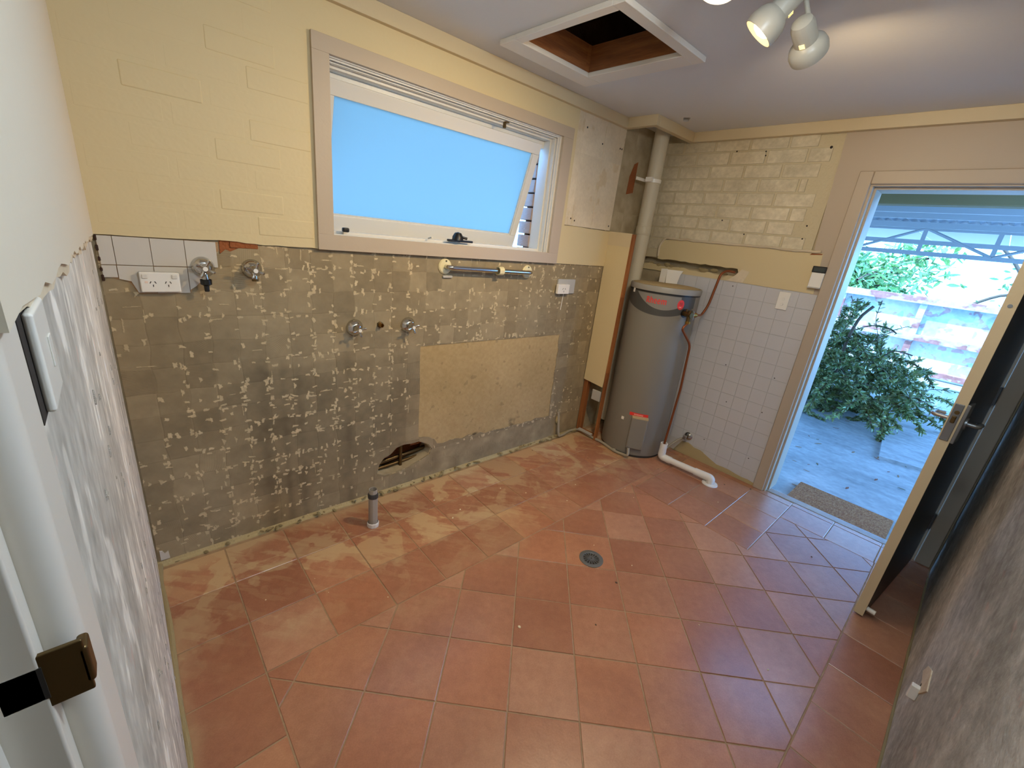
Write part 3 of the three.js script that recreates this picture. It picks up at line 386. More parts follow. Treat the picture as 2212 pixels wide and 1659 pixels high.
{ const ly = 1.035, e = -0.823; part('lock_plate', rbox(e - 0.004, e + 0.004, ly - 0.08, ly + 0.08, -0.016, 0.012, 0.002), M.steel, leaf); part('lock_case', rbox(-0.824, -0.74, ly - 0.085, ly + 0.085, 0.018, 0.03, 0.003), M.steel, leaf); part('latch_bolt', rbox(e - 0.014, e, ly + 0.0, ly + 0.03, -0.008, 0.005, 0.003), M.bronze, leaf); part('latch_bolt', cyl(0.008, V(e - 0.008, ly + 0.045, 0), V(e, ly + 0.045, 0)), M.bronze, leaf);
  part('lever', pipe([V(-0.775, ly, 0.03), V(-0.775, ly, 0.07), V(-0.72, ly, 0.072), V(-0.70, ly - 0.004, 0.06)], 0.009, 0.015), M.steel, leaf); part('lever', pipe([V(-0.775, ly + 0.005, -0.02), V(-0.775, ly + 0.005, -0.075), V(-0.71, ly + 0.005, -0.075), V(-0.7, ly + 0.005, -0.045)], 0.008, 0.02), M.brushed, leaf); part('rose', cyl(0.025, V(-0.775, ly, 0.03), V(-0.775, ly, 0.036)), M.steel, leaf);
  part('edge_bolt', cyl(0.007, V(e - 0.001, 1.51, 0), V(e + 0.002, 1.51, 0)), M.steel, leaf); part('door_stop', cyl(0.011, V(-0.80, 0.05, 0.018), V(-0.80, 0.05, 0.052)), M.plastic, leaf); for (const y of [0.28, 1.05, 1.8]) part('hinge', mergeGeometries([box(-0.03, 0.03, y - 0.05, y + 0.05, 0.0185, 0.0205), cyl(0.006, V(0.004, y - 0.05, 0.022), V(0.004, y + 0.05, 0.022)).toNonIndexed()].map(boxUV)), M.steel, leaf); }
// ---- doorway the camera stands in
const door2 = struct('door_2', 'white door jamb and architrave beside the camera');
part('architrave', rbox(-0.02, 0.005, 0, 2.1, 1.712, 1.782, 0.012, 5), M.white, door2); part('jamb', rbox(-0.13, -0.012, 0, 2.08, 1.775, 1.796, 0.002), M.white, door2); part('stop', rbox(-0.11, -0.034, 0, 2.08, 1.796, 1.808, 0.002), M.white, door2); part('head', box(-0.13, 0.0, 2.06, TOP, 1.79, 2.62), M.white, door2); part('jamb', box(-0.13, 0.0, 0, TOP, 2.62, 2.7), M.white, door2); part('side_wall', box(-0.11, 0.0, -0.1, TOP, 2.7, 2.9), M.cream, door2);
{ const a = onZ(78, 1478, 1.794); part('strike_plate', rbox(a.x - 0.022, 0.006, a.y - 0.02, a.y + 0.02, 1.7925, 1.7955, 0.001), M.bronze, door2); part('strike_plate', rbox(0.002, 0.0075, a.y - 0.014, a.y + 0.014, 1.782, 1.7955, 0.002), M.bronze, door2); part('strike_hole_shade', box(a.x - 0.014, a.x + 0.004, a.y - 0.012, a.y + 0.012, 1.7945, 1.796), M.holeShade, door2); }  // strike opening is a dark slab, its shade painted rather than cut

// ================================================================ FITTINGS ON THE WINDOW WALL
{ // double power point
  const o = thing('power_outlet', 'white double power outlet mounted on the last few wall tiles', 'outlet', [0.1655, 1.25, 0.0125]);
  part('mounting_block', rbox(-0.058, 0.058, -0.037, 0.037, 0, 0.012, 0.004), M.plasticGrey, o); part('face_plate', rbox(-0.058, 0.058, -0.036, 0.036, 0.012, 0.02, 0.005, 3), M.plastic, o);
  for (const s of [-1, 1]) { part('switch', rbox(s * 0.043 - 0.008, s * 0.043 + 0.008, 0.014, 0.029, 0.02, 0.0235, 0.004), M.gloss, o); for (const [dx, dy, a] of [[-0.007, 0.004, 0.5], [0.007, 0.004, -0.5], [0, -0.008, 0]]) part('slot', box(-0.0012, 0.0012, -0.0042, 0.0042, 0, 0.0006).rotateZ(-a).translate(s * 0.022 + dx, -0.004 + dy, 0.02), M.holeShade, o); } part('indicator', rbox(-0.045, -0.036, -0.003, 0.004, 0.0195, 0.0205, 0.001), mat('#f3d9c6', 0.3), o);  // pin openings are dark slips, shade given by colour
}
{ // single outlet on a wide block
  const a = onZ(1205, 603, 0.02), b = onZ(1243, 634, 0.02), o = thing('power_outlet', 'small cream single outlet on a square block above the smooth plaster patch', 'outlet', [a.x, b.y, 0.006]); const w = b.x - a.x - 0.02, h = a.y - b.y;
  part('mounting_block', rbox(0.01, w, 0, h, 0, 0.014, 0.003), M.plasticGrey, o); part('face_plate', rbox(-0.004, w * 0.6, 0.0, h * 0.66, 0.012, 0.034, 0.004), M.plastic, o); for (const [dx, dy, an] of [[-0.012, 0.006, 0.5], [0.012, 0.006, -0.5], [0, -0.012, 0]]) part('slot', box(-0.0015, 0.0015, -0.006, 0.006, 0, 0.001).rotateZ(-an).translate(w * 0.3 + dx, h * 0.3 + dy, 0.0338), M.holeShade, o);  // pin openings painted dark on the face, not recessed
  part('cable', cyl(0.0025, V(w * 0.5, 0, 0.0), V(w * 0.46, -0.12, 0.0)), M.plastic, o);
}
function tap(label, x, y, z, spout, handTurn, sc = 1) {
  const o = thing('wall_tap', label, 'tap', [x, y, z], 'chrome taps on the stripped wall');
  part('flange', lathe([[0.0385, 0], [0.0385, 0.004], [0.034, 0.013], [0.027, 0.024], [0.019, 0.031], [0.0, 0.033]].map(([a, b]) => [a * sc, b]), V(0, 0, 0), V(0, 0, 1)), M.chrome, o); part('bonnet', lathe([[0.017, 0.025], [0.0165, 0.038], [0.012, 0.045], [0.011, 0.056], [0, 0.056]], V(0, 0, 0), V(0, 0, 1)), M.chrome, o);
  const h = new THREE.Group(); h.name = 'handle'; h.position.z = 0.062; h.rotation.z = handTurn; o.add(h); part('hub', lathe([[0.0, -0.008], [0.011, -0.007], [0.0125, 0.002], [0.010, 0.008], [0, 0.009]], V(0, 0, 0), V(0, 0, 1)), M.chrome, h); part('index_button', cyl(0.0085, V(0, 0, 0.008), V(0, 0, 0.0105)), M.plastic, h);
  for (let k = 0; k < 4; k++) { const a = k * PI / 2, d = V(Math.cos(a), Math.sin(a), 0.1); part('spoke', lathe([[0.0045, 0.006], [0.004, 0.016], [0.005, 0.022], [0.0068, 0.029], [0.005, 0.034], [0, 0.036]], V(0, 0, 0), d, 14), M.chrome, h); }
  if (spout) { part('spout', pipe([V(0, -0.004, 0.03), V(0, -0.018, 0.045), V(0, -0.038, 0.046)], 0.0105, 0.014), M.chrome, o); part('thread', cyl(0.0125, V(0, -0.034, 0.046), V(0, -0.044, 0.046), 0.0125, 18), spout === 2 ? M.bronze : M.chrome, o); }
  if (spout === 1) { part('hose_connector', lathe([[0.019, 0], [0.019, 0.018], [0.009, 0.024], [0.0085, 0.044], [0.007, 0.046], [0, 0.046]], V(0, -0.042, 0.046), V(0, -1, 0), 18), M.black, o).userData.label = 'black plastic hose connector'; }
  return o;
}
tap('chrome tap with a black hose connector, next to the double outlet', 0.302, 1.308, 0.006, 1, -0.45, 1.05); tap('chrome tap with a short downward spout under the bared orange brick', 0.47, 1.306, 0.006, 2, -0.35, 1.0);
tap('chrome cross-handle tap beside the brass stub, farther from the smooth plaster patch', 0.9, 1.032, 0.006, 0, 0.25, 1.1); tap('chrome cross-handle tap between the brass stub and the smooth plaster patch', 1.195, 1.03, 0.006, 0, 0.3, 1.1);
{ const o = thing('brass_stub', 'short open brass pipe stub between the two lower taps', 'pipe', [1.035, 1.04, 0.004]); part('stub', lathe([[0.009, 0], [0.0115, 0], [0.0115, 0.028], [0.0085, 0.028], [0.0085, 0.004], [0, 0.004]], V(0, 0, 0), V(0, 0, 1), 20), M.brass, o); part('nut', lathe([[0.0, 0], [0.018, 0], [0.018, 0.006], [0.012, 0.008]], V(0, 0, 0), V(0, 0, 1), 6), M.bronze, o); }
{ // towel rail with its sleeve
  const xa = 1.412, xb = 2.045, o = thing('towel_rail', 'chrome towel rail with cream end flanges below the window', 'rail', [0, 1.337, 0.006]); const y0 = 0.012, y1 = 0.0;
  part('rail', pipe([V(xa, y0, 0), V(xa, y0, 0.05), V(xb, y1, 0.05), V(xb, y1, 0)], 0.0125, 0.022, 16), M.chrome, o); for (const [x, y] of [[xa, y0], [xb, y1]]) { part('flange', lathe([[0.0, 0], [0.042, 0], [0.042, 0.005], [0.036, 0.011], [0.016, 0.013], [0, 0.013]], V(x, y, 0), V(0, 0, 1)), M.beige, o); part('screw', cyl(0.005, V(x + 0.002, y + 0.03, 0.012), V(x + 0.002, y + 0.03, 0.0135)), M.bronze, o); }
  part('sleeve', lathe([[0.0215, -0.018], [0.0255, -0.018], [0.0255, 0.018], [0.0215, 0.018], [0.0215, -0.018]], V(1.775, 0.004, 0.05), V(1, 0, 0)), M.beige, o); part('bracket_foot', rbox(xa - 0.012, xa + 0.05, -0.05, -0.036, 0, 0.012, 0.004), M.plasticGrey, o);
}
// ================================================================ CORNER: BOXING, VENT PIPE, HEATER
{ const o = thing('pipe_boxing', 'tall white boxing panel with raw timber edge left beside the heater', 'panel', [2.846, 0, 0]);
  part('side_panel', layer('X', 0.012, [[0.012, 0.485], [0.206, 0.47], [0.21, 0.55], [0.214, 1.3], [0.214, 1.652], [0.012, 1.655]], 0.012), M.cream, o).userData.label = 'white board'; part('top_panel', layer('X', -0.0005, [[0.014, 1.56], [0.213, 1.56], [0.213, 1.653], [0.014, 1.655]], 0.002), M.creamTrim, o);
  part('timber_edge', box(-0.002, 0.03, 0.0, 1.65, 0.2145, 0.23), M.stud, o); part('stud', box(0.012, 0.052, 0.0, 1.5, 0.012, 0.05), M.stud, o); part('bottom_plate', box(0.012, 0.06, 0.0, 0.03, 0.05, 0.2), M.stud, o); part('cross_piece', rbox(0.02, 0.035, 0.33, 0.42, 0.1, 0.19, 0.02), M.plasticGrey, o); part('broken_slat', box(-0.01, 0.012, 0.03, 0.045, 0.05, 0.19), M.plasticGrey, o);
}
{ const o = thing('vent_pipe', 'cream painted vent pipe rising through the ceiling behind the heater', 'pipe', [3.135, 0, 0.112]);
  part('pipe', cyl(0.054, V(0, 0.1, 0), V(0, 2.42, 0), 0.054, 32), M.ventPipe, o); part('coupling', lathe([[0.0545, 0], [0.057, 0.004], [0.057, 0.06], [0.0545, 0.064]], V(0, 1.66, 0), V(0, 1, 0)), M.ventPipe, o);
  part('strap', lathe([[0.0545, -0.012], [0.0575, -0.012], [0.0575, 0.012], [0.0545, 0.012]], V(0, 2.04, 0), V(0, 1, 0)), M.plastic, o); part('strap_arm', box(-0.16, -0.045, 2.03, 2.05, -0.045, -0.038), M.plastic, o); part('strap_arm', box(-0.075, -0.05, 2.03, 2.06, -0.02, 0.03), M.plastic, o); }
part('pipe_hole', layer('z', 0, [[2.98, 1.93], [3.06, 1.95], [3.06, 2.16], [3.02, 2.14], [2.985, 2.05]], 0.003), M.rawBrick, wallB).userData.label = 'orange brick bared behind the pipe strap';
const HX = 3.088, HZ = 0.428, HR = 0.25, heater = thing('water_heater', 'tall grey cylindrical electric hot water heater in the corner', 'water heater', [HX, 0, HZ]);
part('body', lathe([[0, 0.012], [HR - 0.012, 0.012], [HR - 0.003, 0.02], [HR, 0.035], [HR, 1.28], [0, 1.28]], V(0, 0, 0), V(0, 1, 0), 72), M.tank, heater); part('base_ring', lathe([[HR - 0.02, 0], [HR - 0.008, 0], [HR - 0.008, 0.016], [HR - 0.02, 0.016]], V(0, 0, 0), V(0, 1, 0), 48), M.dark, heater);
part('cap', lathe([[HR - 0.004, 1.286], [HR + 0.004, 1.288], [HR + 0.005, 1.318], [HR + 0.001, 1.326], [HR - 0.01, 1.3265]], V(0, 0, 0), V(0, 1, 0), 72), M.tankLight, heater); part('cap_top', lathe([[0, 1.331], [HR - 0.02, 1.3295], [HR - 0.009, 1.3265]], V(0, 0, 0), V(0, 1, 0), 72), M.tankDust, heater).userData.label = 'dusty lid'; part('cap_seam', lathe([[HR - 0.003, 1.276], [HR + 0.0005, 1.2765], [HR + 0.0005, 1.288], [HR - 0.003, 1.288]], V(0, 0, 0), V(0, 1, 0), 72), M.black, heater);
const dirTo = (a) => V(Math.cos(a), 0, Math.sin(a));
{ // printed band below the lid
  const cv = document.createElement('canvas'); cv.width = 1024; cv.height = 208; const c = cv.getContext('2d'); c.fillStyle = '#827d71'; c.fillRect(0, 0, 1024, 208);
  c.fillStyle = '#4a4945'; c.beginPath(); c.moveTo(0, 0); c.lineTo(1024, 0); c.lineTo(1024, 105); c.quadraticCurveTo(560, 300, 0, 105); c.closePath(); c.fill();
  c.fillStyle = '#87837b'; c.beginPath(); c.moveTo(205, 6); c.lineTo(790, 6); c.lineTo(800, 95); c.quadraticCurveTo(500, 225, 205, 6); c.closePath(); c.fill();
  c.fillStyle = '#e03a34'; c.font = 'bold 78px sans-serif'; c.fillText('Rheem', 360, 92); c.beginPath(); c.arc(800, 75, 46, 0, 7); c.fill(); c.fillStyle = '#8c3a34'; c.font = 'bold 40px sans-serif'; c.fillText('10', 777, 80); c.fillStyle = '#f0e4d0'; c.font = '16px sans-serif'; c.fillText('YEAR', 778, 104);
  const t = new THREE.CanvasTexture(cv); t.colorSpace = THREE.SRGBColorSpace;
  // camera-side bearing of the print
  const a0 = 1.62, a1 = 3.92, g = new THREE.CylinderGeometry(HR + 0.0006, HR + 0.0006, 0.155, 64, 1, true, 0, a1 - a0), p = g.attributes.position, uv = g.attributes.uv;
  for (let i = 0; i < p.count; i++) { const u = uv.getX(i), an = a1 - u * (a1 - a0); p.setX(i, Math.cos(an) * (HR + 0.0006)); p.setZ(i, Math.sin(an) * (HR + 0.0006)); } g.computeVertexNormals(); g.translate(0, 1.199, 0); part('label_band', g, phys({ map: t, roughness: 0.4, side: THREE.DoubleSide }), heater).userData.label = 'dark label band with red lettering';
}
const onTank = (u, v, r = HR) => { const d = ray(u, v), ox = CAM.x - HX, oz = CAM.z - HZ, A = d.x * d.x + d.z * d.z, Bq = ox * d.x + oz * d.z, Cq = ox * ox + oz * oz - r * r, s = (-Bq - Math.sqrt(Math.max(0, Bq * Bq - A * Cq))) / A; return V(ox + d.x * s, CAM.y + d.y * s, oz + d.z * s); };
{ const q = onTank(1375, 940, HR + 0.02), an = Math.atan2(q.z, q.x), g = new THREE.Group(); g.name = 'access_cover'; g.rotation.y = -an; g.position.set(0, 0, 0); heater.add(g); part('cover', rbox(HR - 0.012, HR + 0.03, 0.085, 0.345, -0.062, 0.062, 0.008, 3), M.tank, g); part('cover_top', rbox(HR - 0.004, HR + 0.0305, 0.337, 0.352, -0.062, 0.062, 0.004), M.tankDust, g); for (const s of [-1, 1]) part('screw', cyl(0.004, V(HR + 0.03, 0.1, s * 0.05), V(HR + 0.032, 0.1, s * 0.05)), M.steel, g); }
{ const cv = document.createElement('canvas'); cv.width = 256; cv.height = 48; const c = cv.getContext('2d'); c.fillStyle = '#e0352c'; c.fillRect(0, 0, 256, 48); c.fillStyle = '#f3c9bb'; c.font = 'bold 26px sans-serif'; c.fillText('WARNING', 60, 33); c.fillText('⚡', 14, 34); const t = new THREE.CanvasTexture(cv); t.colorSpace = THREE.SRGBColorSpace;
  const q = onTank(1380, 897), an = Math.atan2(q.z, q.x), g = new THREE.PlaneGeometry(0.14, 0.026, 12, 1), p = g.attributes.position; for (let i = 0; i < p.count; i++) { const a = an - p.getX(i) / HR, y = p.getY(i); p.setXYZ(i, Math.cos(a) * (HR + 0.0008), y + q.y, Math.sin(a) * (HR + 0.0008)); } g.computeVertexNormals(); part('warning_label', g, mat('#ffffff', 0.4, { map: t, side: THREE.DoubleSide }), heater).userData.label = 'small red warning label'; const w = onTank(1345, 902, HR + 0.001); part('sticker', rbox(-0.011, 0.011, -0.012, 0.012, -0.0006, 0.0006, 0.0005, 1).rotateY(-Math.atan2(w.z, w.x) + PI / 2).translate(w.x, w.y, w.z), M.plastic, heater); const w2 = onTank(1371, 624, HR + 0.001); part('sticker', rbox(-0.012, 0.012, -0.02, 0.02, -0.0006, 0.0006, 0.0005, 1).rotateY(-Math.atan2(w2.z, w2.x) + PI / 2).translate(w2.x, w2.y, w2.z), M.plastic, heater); }
const vq = onTank(1478, 677), vd = V(vq.x, 0, vq.z).normalize(), vp = (r, y, s) => V(HX + vd.x * r - vd.z * s, y, HZ + vd.z * r + vd.x * s);   // valve frame: outwards r, sideways s
{ const o = new THREE.Group(); o.name = 'relief_valve'; o.userData.label = 'brass relief valve'; heater.add(o); o.position.set(-HX, 0, -HZ); const y = vq.y;
  part('boss', cyl(0.03, vp(HR - 0.004, y, 0), vp(HR + 0.002, y, 0)), M.black, o); part('body', cyl(0.018, vp(HR - 0.002, y, 0), vp(HR + 0.075, y, 0)), M.bronze, o); part('body', cyl(0.016, vp(HR + 0.055, y + 0.03, 0), vp(HR + 0.055, y - 0.05, 0)), M.bronze, o); part('lever', pipe([vp(HR + 0.055, y + 0.03, 0), vp(HR + 0.06, y + 0.045, 0), vp(HR + 0.09, y + 0.03, 0), vp(HR + 0.095, y - 0.03, 0)], 0.003, 0.01, 8), M.steel, o); part('nut', cyl(0.02, vp(HR + 0.055, y - 0.045, 0), vp(HR + 0.055, y - 0.062, 0), 0.02, 6), M.brass, o); part('side_nut', cyl(0.018, vp(HR + 0.05, y, -0.012), vp(HR + 0.05, y, -0.06), 0.018, 6), M.brass, o); part('cap', cyl(0.008, vp(HR + 0.02, y + 0.016, 0), vp(HR + 0.02, y + 0.035, 0)), M.bronze, o); }
{ const y = vq.y, e = onX(1588, 587, L - 0.03), m1 = onX(1557, 592, L - 0.09), b1 = onX(1530, 660, L - 0.10), b2 = onX(1515, 681, L - 0.12); const s = vp(HR + 0.05, y - 0.002, -0.055);
  const cp = part('outlet_pipe', pipe([s, b2, b1, m1, V(L - 0.05, e.y, e.z - 0.05), V(L - 0.004, e.y - 0.005, e.z - 0.01)], 0.0085, 0.05, 12), M.copper, heater); cp.position.set(-HX, 0, -HZ); cp.userData.label = 'bent copper pipe up to the wall chase'; }
{ const top = vp(HR + 0.055, vq.y - 0.06, 0); const on = (u, v) => { const q = onTank(u, v, HR + 0.06); return V(q.x + HX, q.y, q.z + HZ); }; const pts = [top, on(1473, 710), on(1491, 745), on(1470, 840), on(1434, 962)]; pts[4].y = Math.max(pts[4].y, 0.1);
  const o = part('discharge_pipe', pipe(pts, 0.0085, 0.04, 12), M.copper, heater); o.position.set(-HX, 0, -HZ); o.userData.label = 'long copper discharge pipe';
  const b = pts[4], d = thing('drain_pipe', 'white plastic drain pipe with two elbows lying on the floor beside the heater', 'pipe', [0, 0, 0]); const p0 = V(b.x, 0.06, b.z), f0 = onY(1540, 1045, 0.01), p1 = V(b.x + 0.005, 0.042, b.z + 0.06), p2 = V(f0.x - 0.01, 0.045, f0.z - 0.07), p3 = V(f0.x - 0.005, 0.0, f0.z - 0.02);
  part('socket', lathe([[0.020, 0], [0.027, 0], [0.027, 0.075], [0.020, 0.075], [0.020, 0.0]], V(b.x, 0.085, b.z), V(0, 1, 0)), M.pvc, d); part('elbow', pipe([V(b.x, 0.10, b.z), V(b.x, 0.044, b.z), p1.clone().lerp(p2, 0.08)], 0.0285, 0.05, 20), M.pvc, d); part('pipe', cyl(0.024, p1, p2, 0.024, 24), M.pvc, d); part('elbow', pipe([p2.clone().lerp(p1, 0.25), p2, V(p3.x, 0.046, p3.z), V(p3.x, 0.003, p3.z)].filter((_, i) => i !== 1), 0.0285, 0.05, 20), M.pvc, d); part('floor_flange', lathe([[0.02, 0], [0.055, 0.0], [0.053, 0.006], [0.03, 0.01]], V(p3.x, 0.001, p3.z), V(0, 1, 0)), M.pvc, d); }
{ const q = onX(1487, 942, L), o = thing('wall_tap', 'small chrome stop tap low on the white tiles with grey flexible hose', 'tap', [q.x, q.y, q.z]); part('flange', lathe([[0.034, 0], [0.034, 0.004], [0.026, 0.014], [0.014, 0.02], [0, 0.02]], V(0, 0, 0), V(-1, 0, 0)), M.chrome, o); part('spindle', cyl(0.011, V(-0.015, 0, 0), V(-0.06, 0.004, 0)), M.bronze, o); part('handle', rbox(-0.075, -0.055, -0.014, 0.022, -0.014, 0.014, 0.006), M.brushed, o); part('hose', soft([V(-0.045, -0.005, 0), V(-0.06, -0.02, -0.03), V(-0.1, -0.06, -0.06), V(-0.13, -0.11, -0.09), V(-0.17, -0.135, -0.12)], 0.0085), M.conduit, o); }
{ // conduit from the wall to the heater
  const f = (u, v, y) => onY(u, v, y), o = thing('power_conduit', 'grey cable conduit snaking over the floor from the wall to the heater', 'conduit', [0, 0, 0]); const w = onZ(1207, 905, 0.03), c = onTank(1357, 968, HR + 0.035);
  part('conduit', soft([V(w.x, w.y + 0.06, 0.012), V(w.x + 0.005, w.y, 0.022), V(w.x + 0.02, 0.03, 0.04), f(1213, 940, 0.014), f(1232, 930, 0.018), f(1250, 928, 0.02), f(1278, 944, 0.014), f(1300, 955, 0.014), f(1326, 973, 0.014), f(1342, 980, 0.016), V(c.x + HX - 0.012, 0.035, c.z + HZ + 0.012), V(c.x + HX, 0.09, c.z + HZ)], 0.0105, 12, 160), M.conduit, o); for (const [u, v] of [[1277, 942], [1326, 972]]) { const q = f(u, v, 0.014); part('saddle_clip', rbox(-0.009, 0.009, -0.013, 0.013, -0.014, 0.014, 0.004).rotateY(0.6).translate(q.x, q.y + 0.0, q.z), M.conduit, o); } part('plaster_dab', new THREE.IcosahedronGeometry(0.03, 2).scale(0.9, 1.5, 0.45).translate(w.x + 0.01, w.y - 0.01, 0.012), M.fillet, o); }
{ // white folded card standing on the heater
  const q = onY(1445, 611, 1.331), o = thing('white_bracket', 'white folded card sleeve standing on the dusty heater lid', 'card', [q.x, 1.3312, q.z]); const g = (a, b) => { const s = new THREE.Shape(); s.moveTo(...a[0]); for (let i = 1; i < a.length; i++) s.lineTo(...a[i]); return new THREE.ExtrudeGeometry(s, { depth: b, bevelEnabled: true, bevelSize: 0.0008, bevelThickness: 0.0008, bevelSegments: 1 }); };
  const R = new THREE.Group(); R.name = 'sleeve'; R.rotation.y = -0.72; o.add(R); part('front_flap', g([[-0.04, 0.0], [0.05, 0.0], [0.062, 0.07], [0.078, 0.1], [-0.045, 0.1]], 0.003).translate(0, 0, 0.03), M.plastic, R); part('side_flap', g([[-0.05, 0.0], [0.0, 0.0], [0.002, 0.104], [-0.05, 0.1]], 0.003).rotateY(-0.9).translate(-0.045, 0, 0.028), M.plastic, R); part('back_flap', g([[-0.05, 0], [0.05, 0], [0.06, 0.098], [-0.05, 0.098]], 0.003).translate(0, 0, -0.025), M.plastic, R); part('side_flap', g([[0, 0], [0.055, 0], [0.055, 0.095], [0, 0.098]], 0.003).rotateY(PI / 2).translate(0.05, 0, 0.03), M.plastic, R); }
// ================================================================ FITTINGS ON THE FAR WALL
{ const a = onX(1692, 650, L), o = thing('light_switch', 'white two-button light switch on the painted tiles by the back door', 'switch', [L - 0.0005, a.y, a.z]); part('face_plate', rbox(-0.011, 0, -0.058, 0.058, -0.035, 0.035, 0.004), M.plastic, o); for (const y of [0.012, -0.022]) part('button', lathe([[0.0, 0.003], [0.0075, 0.0025], [0.0085, 0]], V(-0.011, y, 0), V(-1, 0, 0), 20), M.plastic, o); }
{ const a = onX(1767, 600, L - 0.005), o = thing('alarm_keypad', 'white flip-cover control panel with dark display beside the back door', 'control panel', [L - 0.0185, a.y, 1.297]); part('case', rbox(-0.018, 0, -0.064, 0.03, -0.036, 0.034, 0.004), M.plastic, o); part('bezel', rbox(-0.02, 0, 0.03, 0.068, -0.038, 0.036, 0.003), M.black, o); part('display', box(-0.0206, -0.0198, 0.036, 0.061, -0.03, 0.028), mat('#3c4340', 0.2), o); part('flap_edge', rbox(-0.0205, -0.017, -0.066, -0.058, -0.036, 0.034, 0.0015), M.plasticGrey, o); }
{ const a = onX(62, 780, 0.0), o = thing('wall_switch', 'white switch plate hanging off the stripped wall by the doorway', 'switch', [0.0, a.y, a.z]); part('face_plate', rbox(0.003, 0.0085, -0.034, 0.034, -0.05, 0.012, 0.0025), M.plastic, o); part('box_void_shade', box(0.0, 0.003, -0.036, 0.036, -0.02, 0.028), M.holeShade, o); part('rocker', rbox(0.0085, 0.0095, -0.012, 0.01, -0.036, -0.024, 0.0004), M.plastic, o); }  // dark slab behind the plate paints the shade of an open void
{ const a = onZ(1985, 1497, W), o = thing('cable_clip', 'white plastic cable end sticking out of the bare plaster wall', 'clip', [a.x, a.y, W]); part('clip', rbox(-0.012, 0.008, -0.03, 0.022, -0.024, 0, 0.003), M.plastic, o); part('socket', box(0.008, 0.02, -0.03, 0.026, -0.004, 0), M.holeShade, o); }  // second piece is a dark slab painted as the shaded hole beside the clip
// ================================================================ ON THE FLOOR
{ const q = onY(809, 1137, 0.0), o = thing('waste_pipe', 'grey plastic waste pipe stub standing up from the floor', 'pipe', [q.x - 0.003, 0, q.z - 0.012]); part('pipe', lathe([[0.02, 0], [0.0235, 0], [0.0235, 0.188], [0.02, 0.188], [0.02, 0.02]], V(0, 0.001, 0), V(0, 1, 0)), M.pvcGrey, o); part('rubber_ring', lathe([[0.02, 0], [0.0265, 0.002], [0.027, 0.018], [0.0245, 0.026], [0.02, 0.028]], V(0, 0.178, 0), V(0, 1, 0)), mat('#3b3936', 0.6), o); part('inner_sleeve', lathe([[0.0185, 0], [0.0215, 0], [0.021, 0.032], [0.0185, 0.032], [0.0185, 0]], V(0, 0.196, 0), V(0, 1, 0)), M.pvcGrey, o); part('collar', lathe([[0.0235, 0], [0.031, 0], [0.0315, 0.022], [0.0285, 0.026], [0.0285, 0.012], [0.0235, 0.01]], V(0, 0.001, 0), V(0, 1, 0), 10), M.pvc, o); }
{ const q = onY(1277, 1207, 0.0), o = thing('floor_drain', 'round grey floor drain grate with radial slots', 'drain', [q.x, 0, q.z]); part('ring', lathe([[0.0, 0], [0.063, 0], [0.063, 0.0025], [0.055, 0.004], [0.043, 0.003], [0.041, 0.0008], [0, 0.0008]], V(0, 0, 0), V(0, 1, 0), 40), M.steel, o); part('well_shade', new THREE.CircleGeometry(0.041, 32).rotateX(-PI / 2).translate(0, 0.0012, 0), M.holeShade, o); for (let k = 0; k < 16; k++) part('bar', box(0.008, 0.042, 0.0012, 0.0034, -0.0021, 0.0021).rotateY(k * PI / 8), M.steel, o); part('centre', cyl(0.011, V(0, 0.001, 0), V(0, 0.004, 0)), M.steel, o); part('screw', cyl(0.004, V(0, 0.004, 0), V(0, 0.005, 0)), M.dark, o); }  // dark disc under the bars paints the shade of the drain opening
const chipG = [0, 1, 2, 3].map((k) => { const g = new THREE.IcosahedronGeometry(1, 0), p = g.attributes.position; for (let i = 0; i < p.count; i++) { const s = 0.7 + 0.5 * vn(p.getX(i) * 3 + k * 9, p.getZ(i) * 3 + p.getY(i) * 5); p.setXYZ(i, p.getX(i) * s, p.getY(i) * s * 0.35, p.getZ(i) * s * 0.75); } g.computeVertexNormals(); return g; });
const chipM = mat('#e2d3b0', 0.9), chipD = mat('#5a4634', 0.9);
for (const [u, v, r, d] of [[1122, 1355, 7, 0], [1287, 1350, 4, 1], [1331, 1259, 6, 1], [1081, 1055, 5, 0], [1136, 1065, 5, 0], [1225, 1082, 5, 0], [994, 1101, 6, 0], [978, 1119, 6, 0], [938, 1081, 6, 0], [1350, 1055, 3, 0], [1369, 1075, 3, 0], [1243, 1047, 4, 0], [1306, 1002, 5, 0], [1270, 990, 4, 1], [1168, 1018, 3, 1], [1204, 984, 3, 0], [1150, 973, 4, 1], [1283, 1178, 3, 0], [1365, 1222, 4, 0], [1470, 1107, 4, 1], [1551, 1085, 3, 0], [1422, 1013, 3, 1], [1500, 998, 3, 1], [680, 1250, 2, 0], [574, 1296, 3, 0], [710, 1280, 2, 0], [838, 1290, 3, 0], [1621, 1057, 6, 1], [1565, 1047, 5, 1], [1659, 1447, 4, 0], [1753, 1203, 5, 1], [1510, 1350, 3, 0]]) {
  const q = onY(u, v, 0), s = 0.0013 * r, m = solo('plaster_chip', chipG[Math.floor(rnd() * 4)], d ? chipD : chipM, d ? 'small dark crumb of debris on the terracotta tiles' : 'small pale plaster chip on the terracotta tiles', d ? 'crumb' : 'chip', d ? 'dark crumbs on the floor' : 'plaster chips on the floor'); m.position.set(q.x, s * 0.25, q.z); m.scale.setScalar(s); m.rotation.y = rr(0, 6);
}
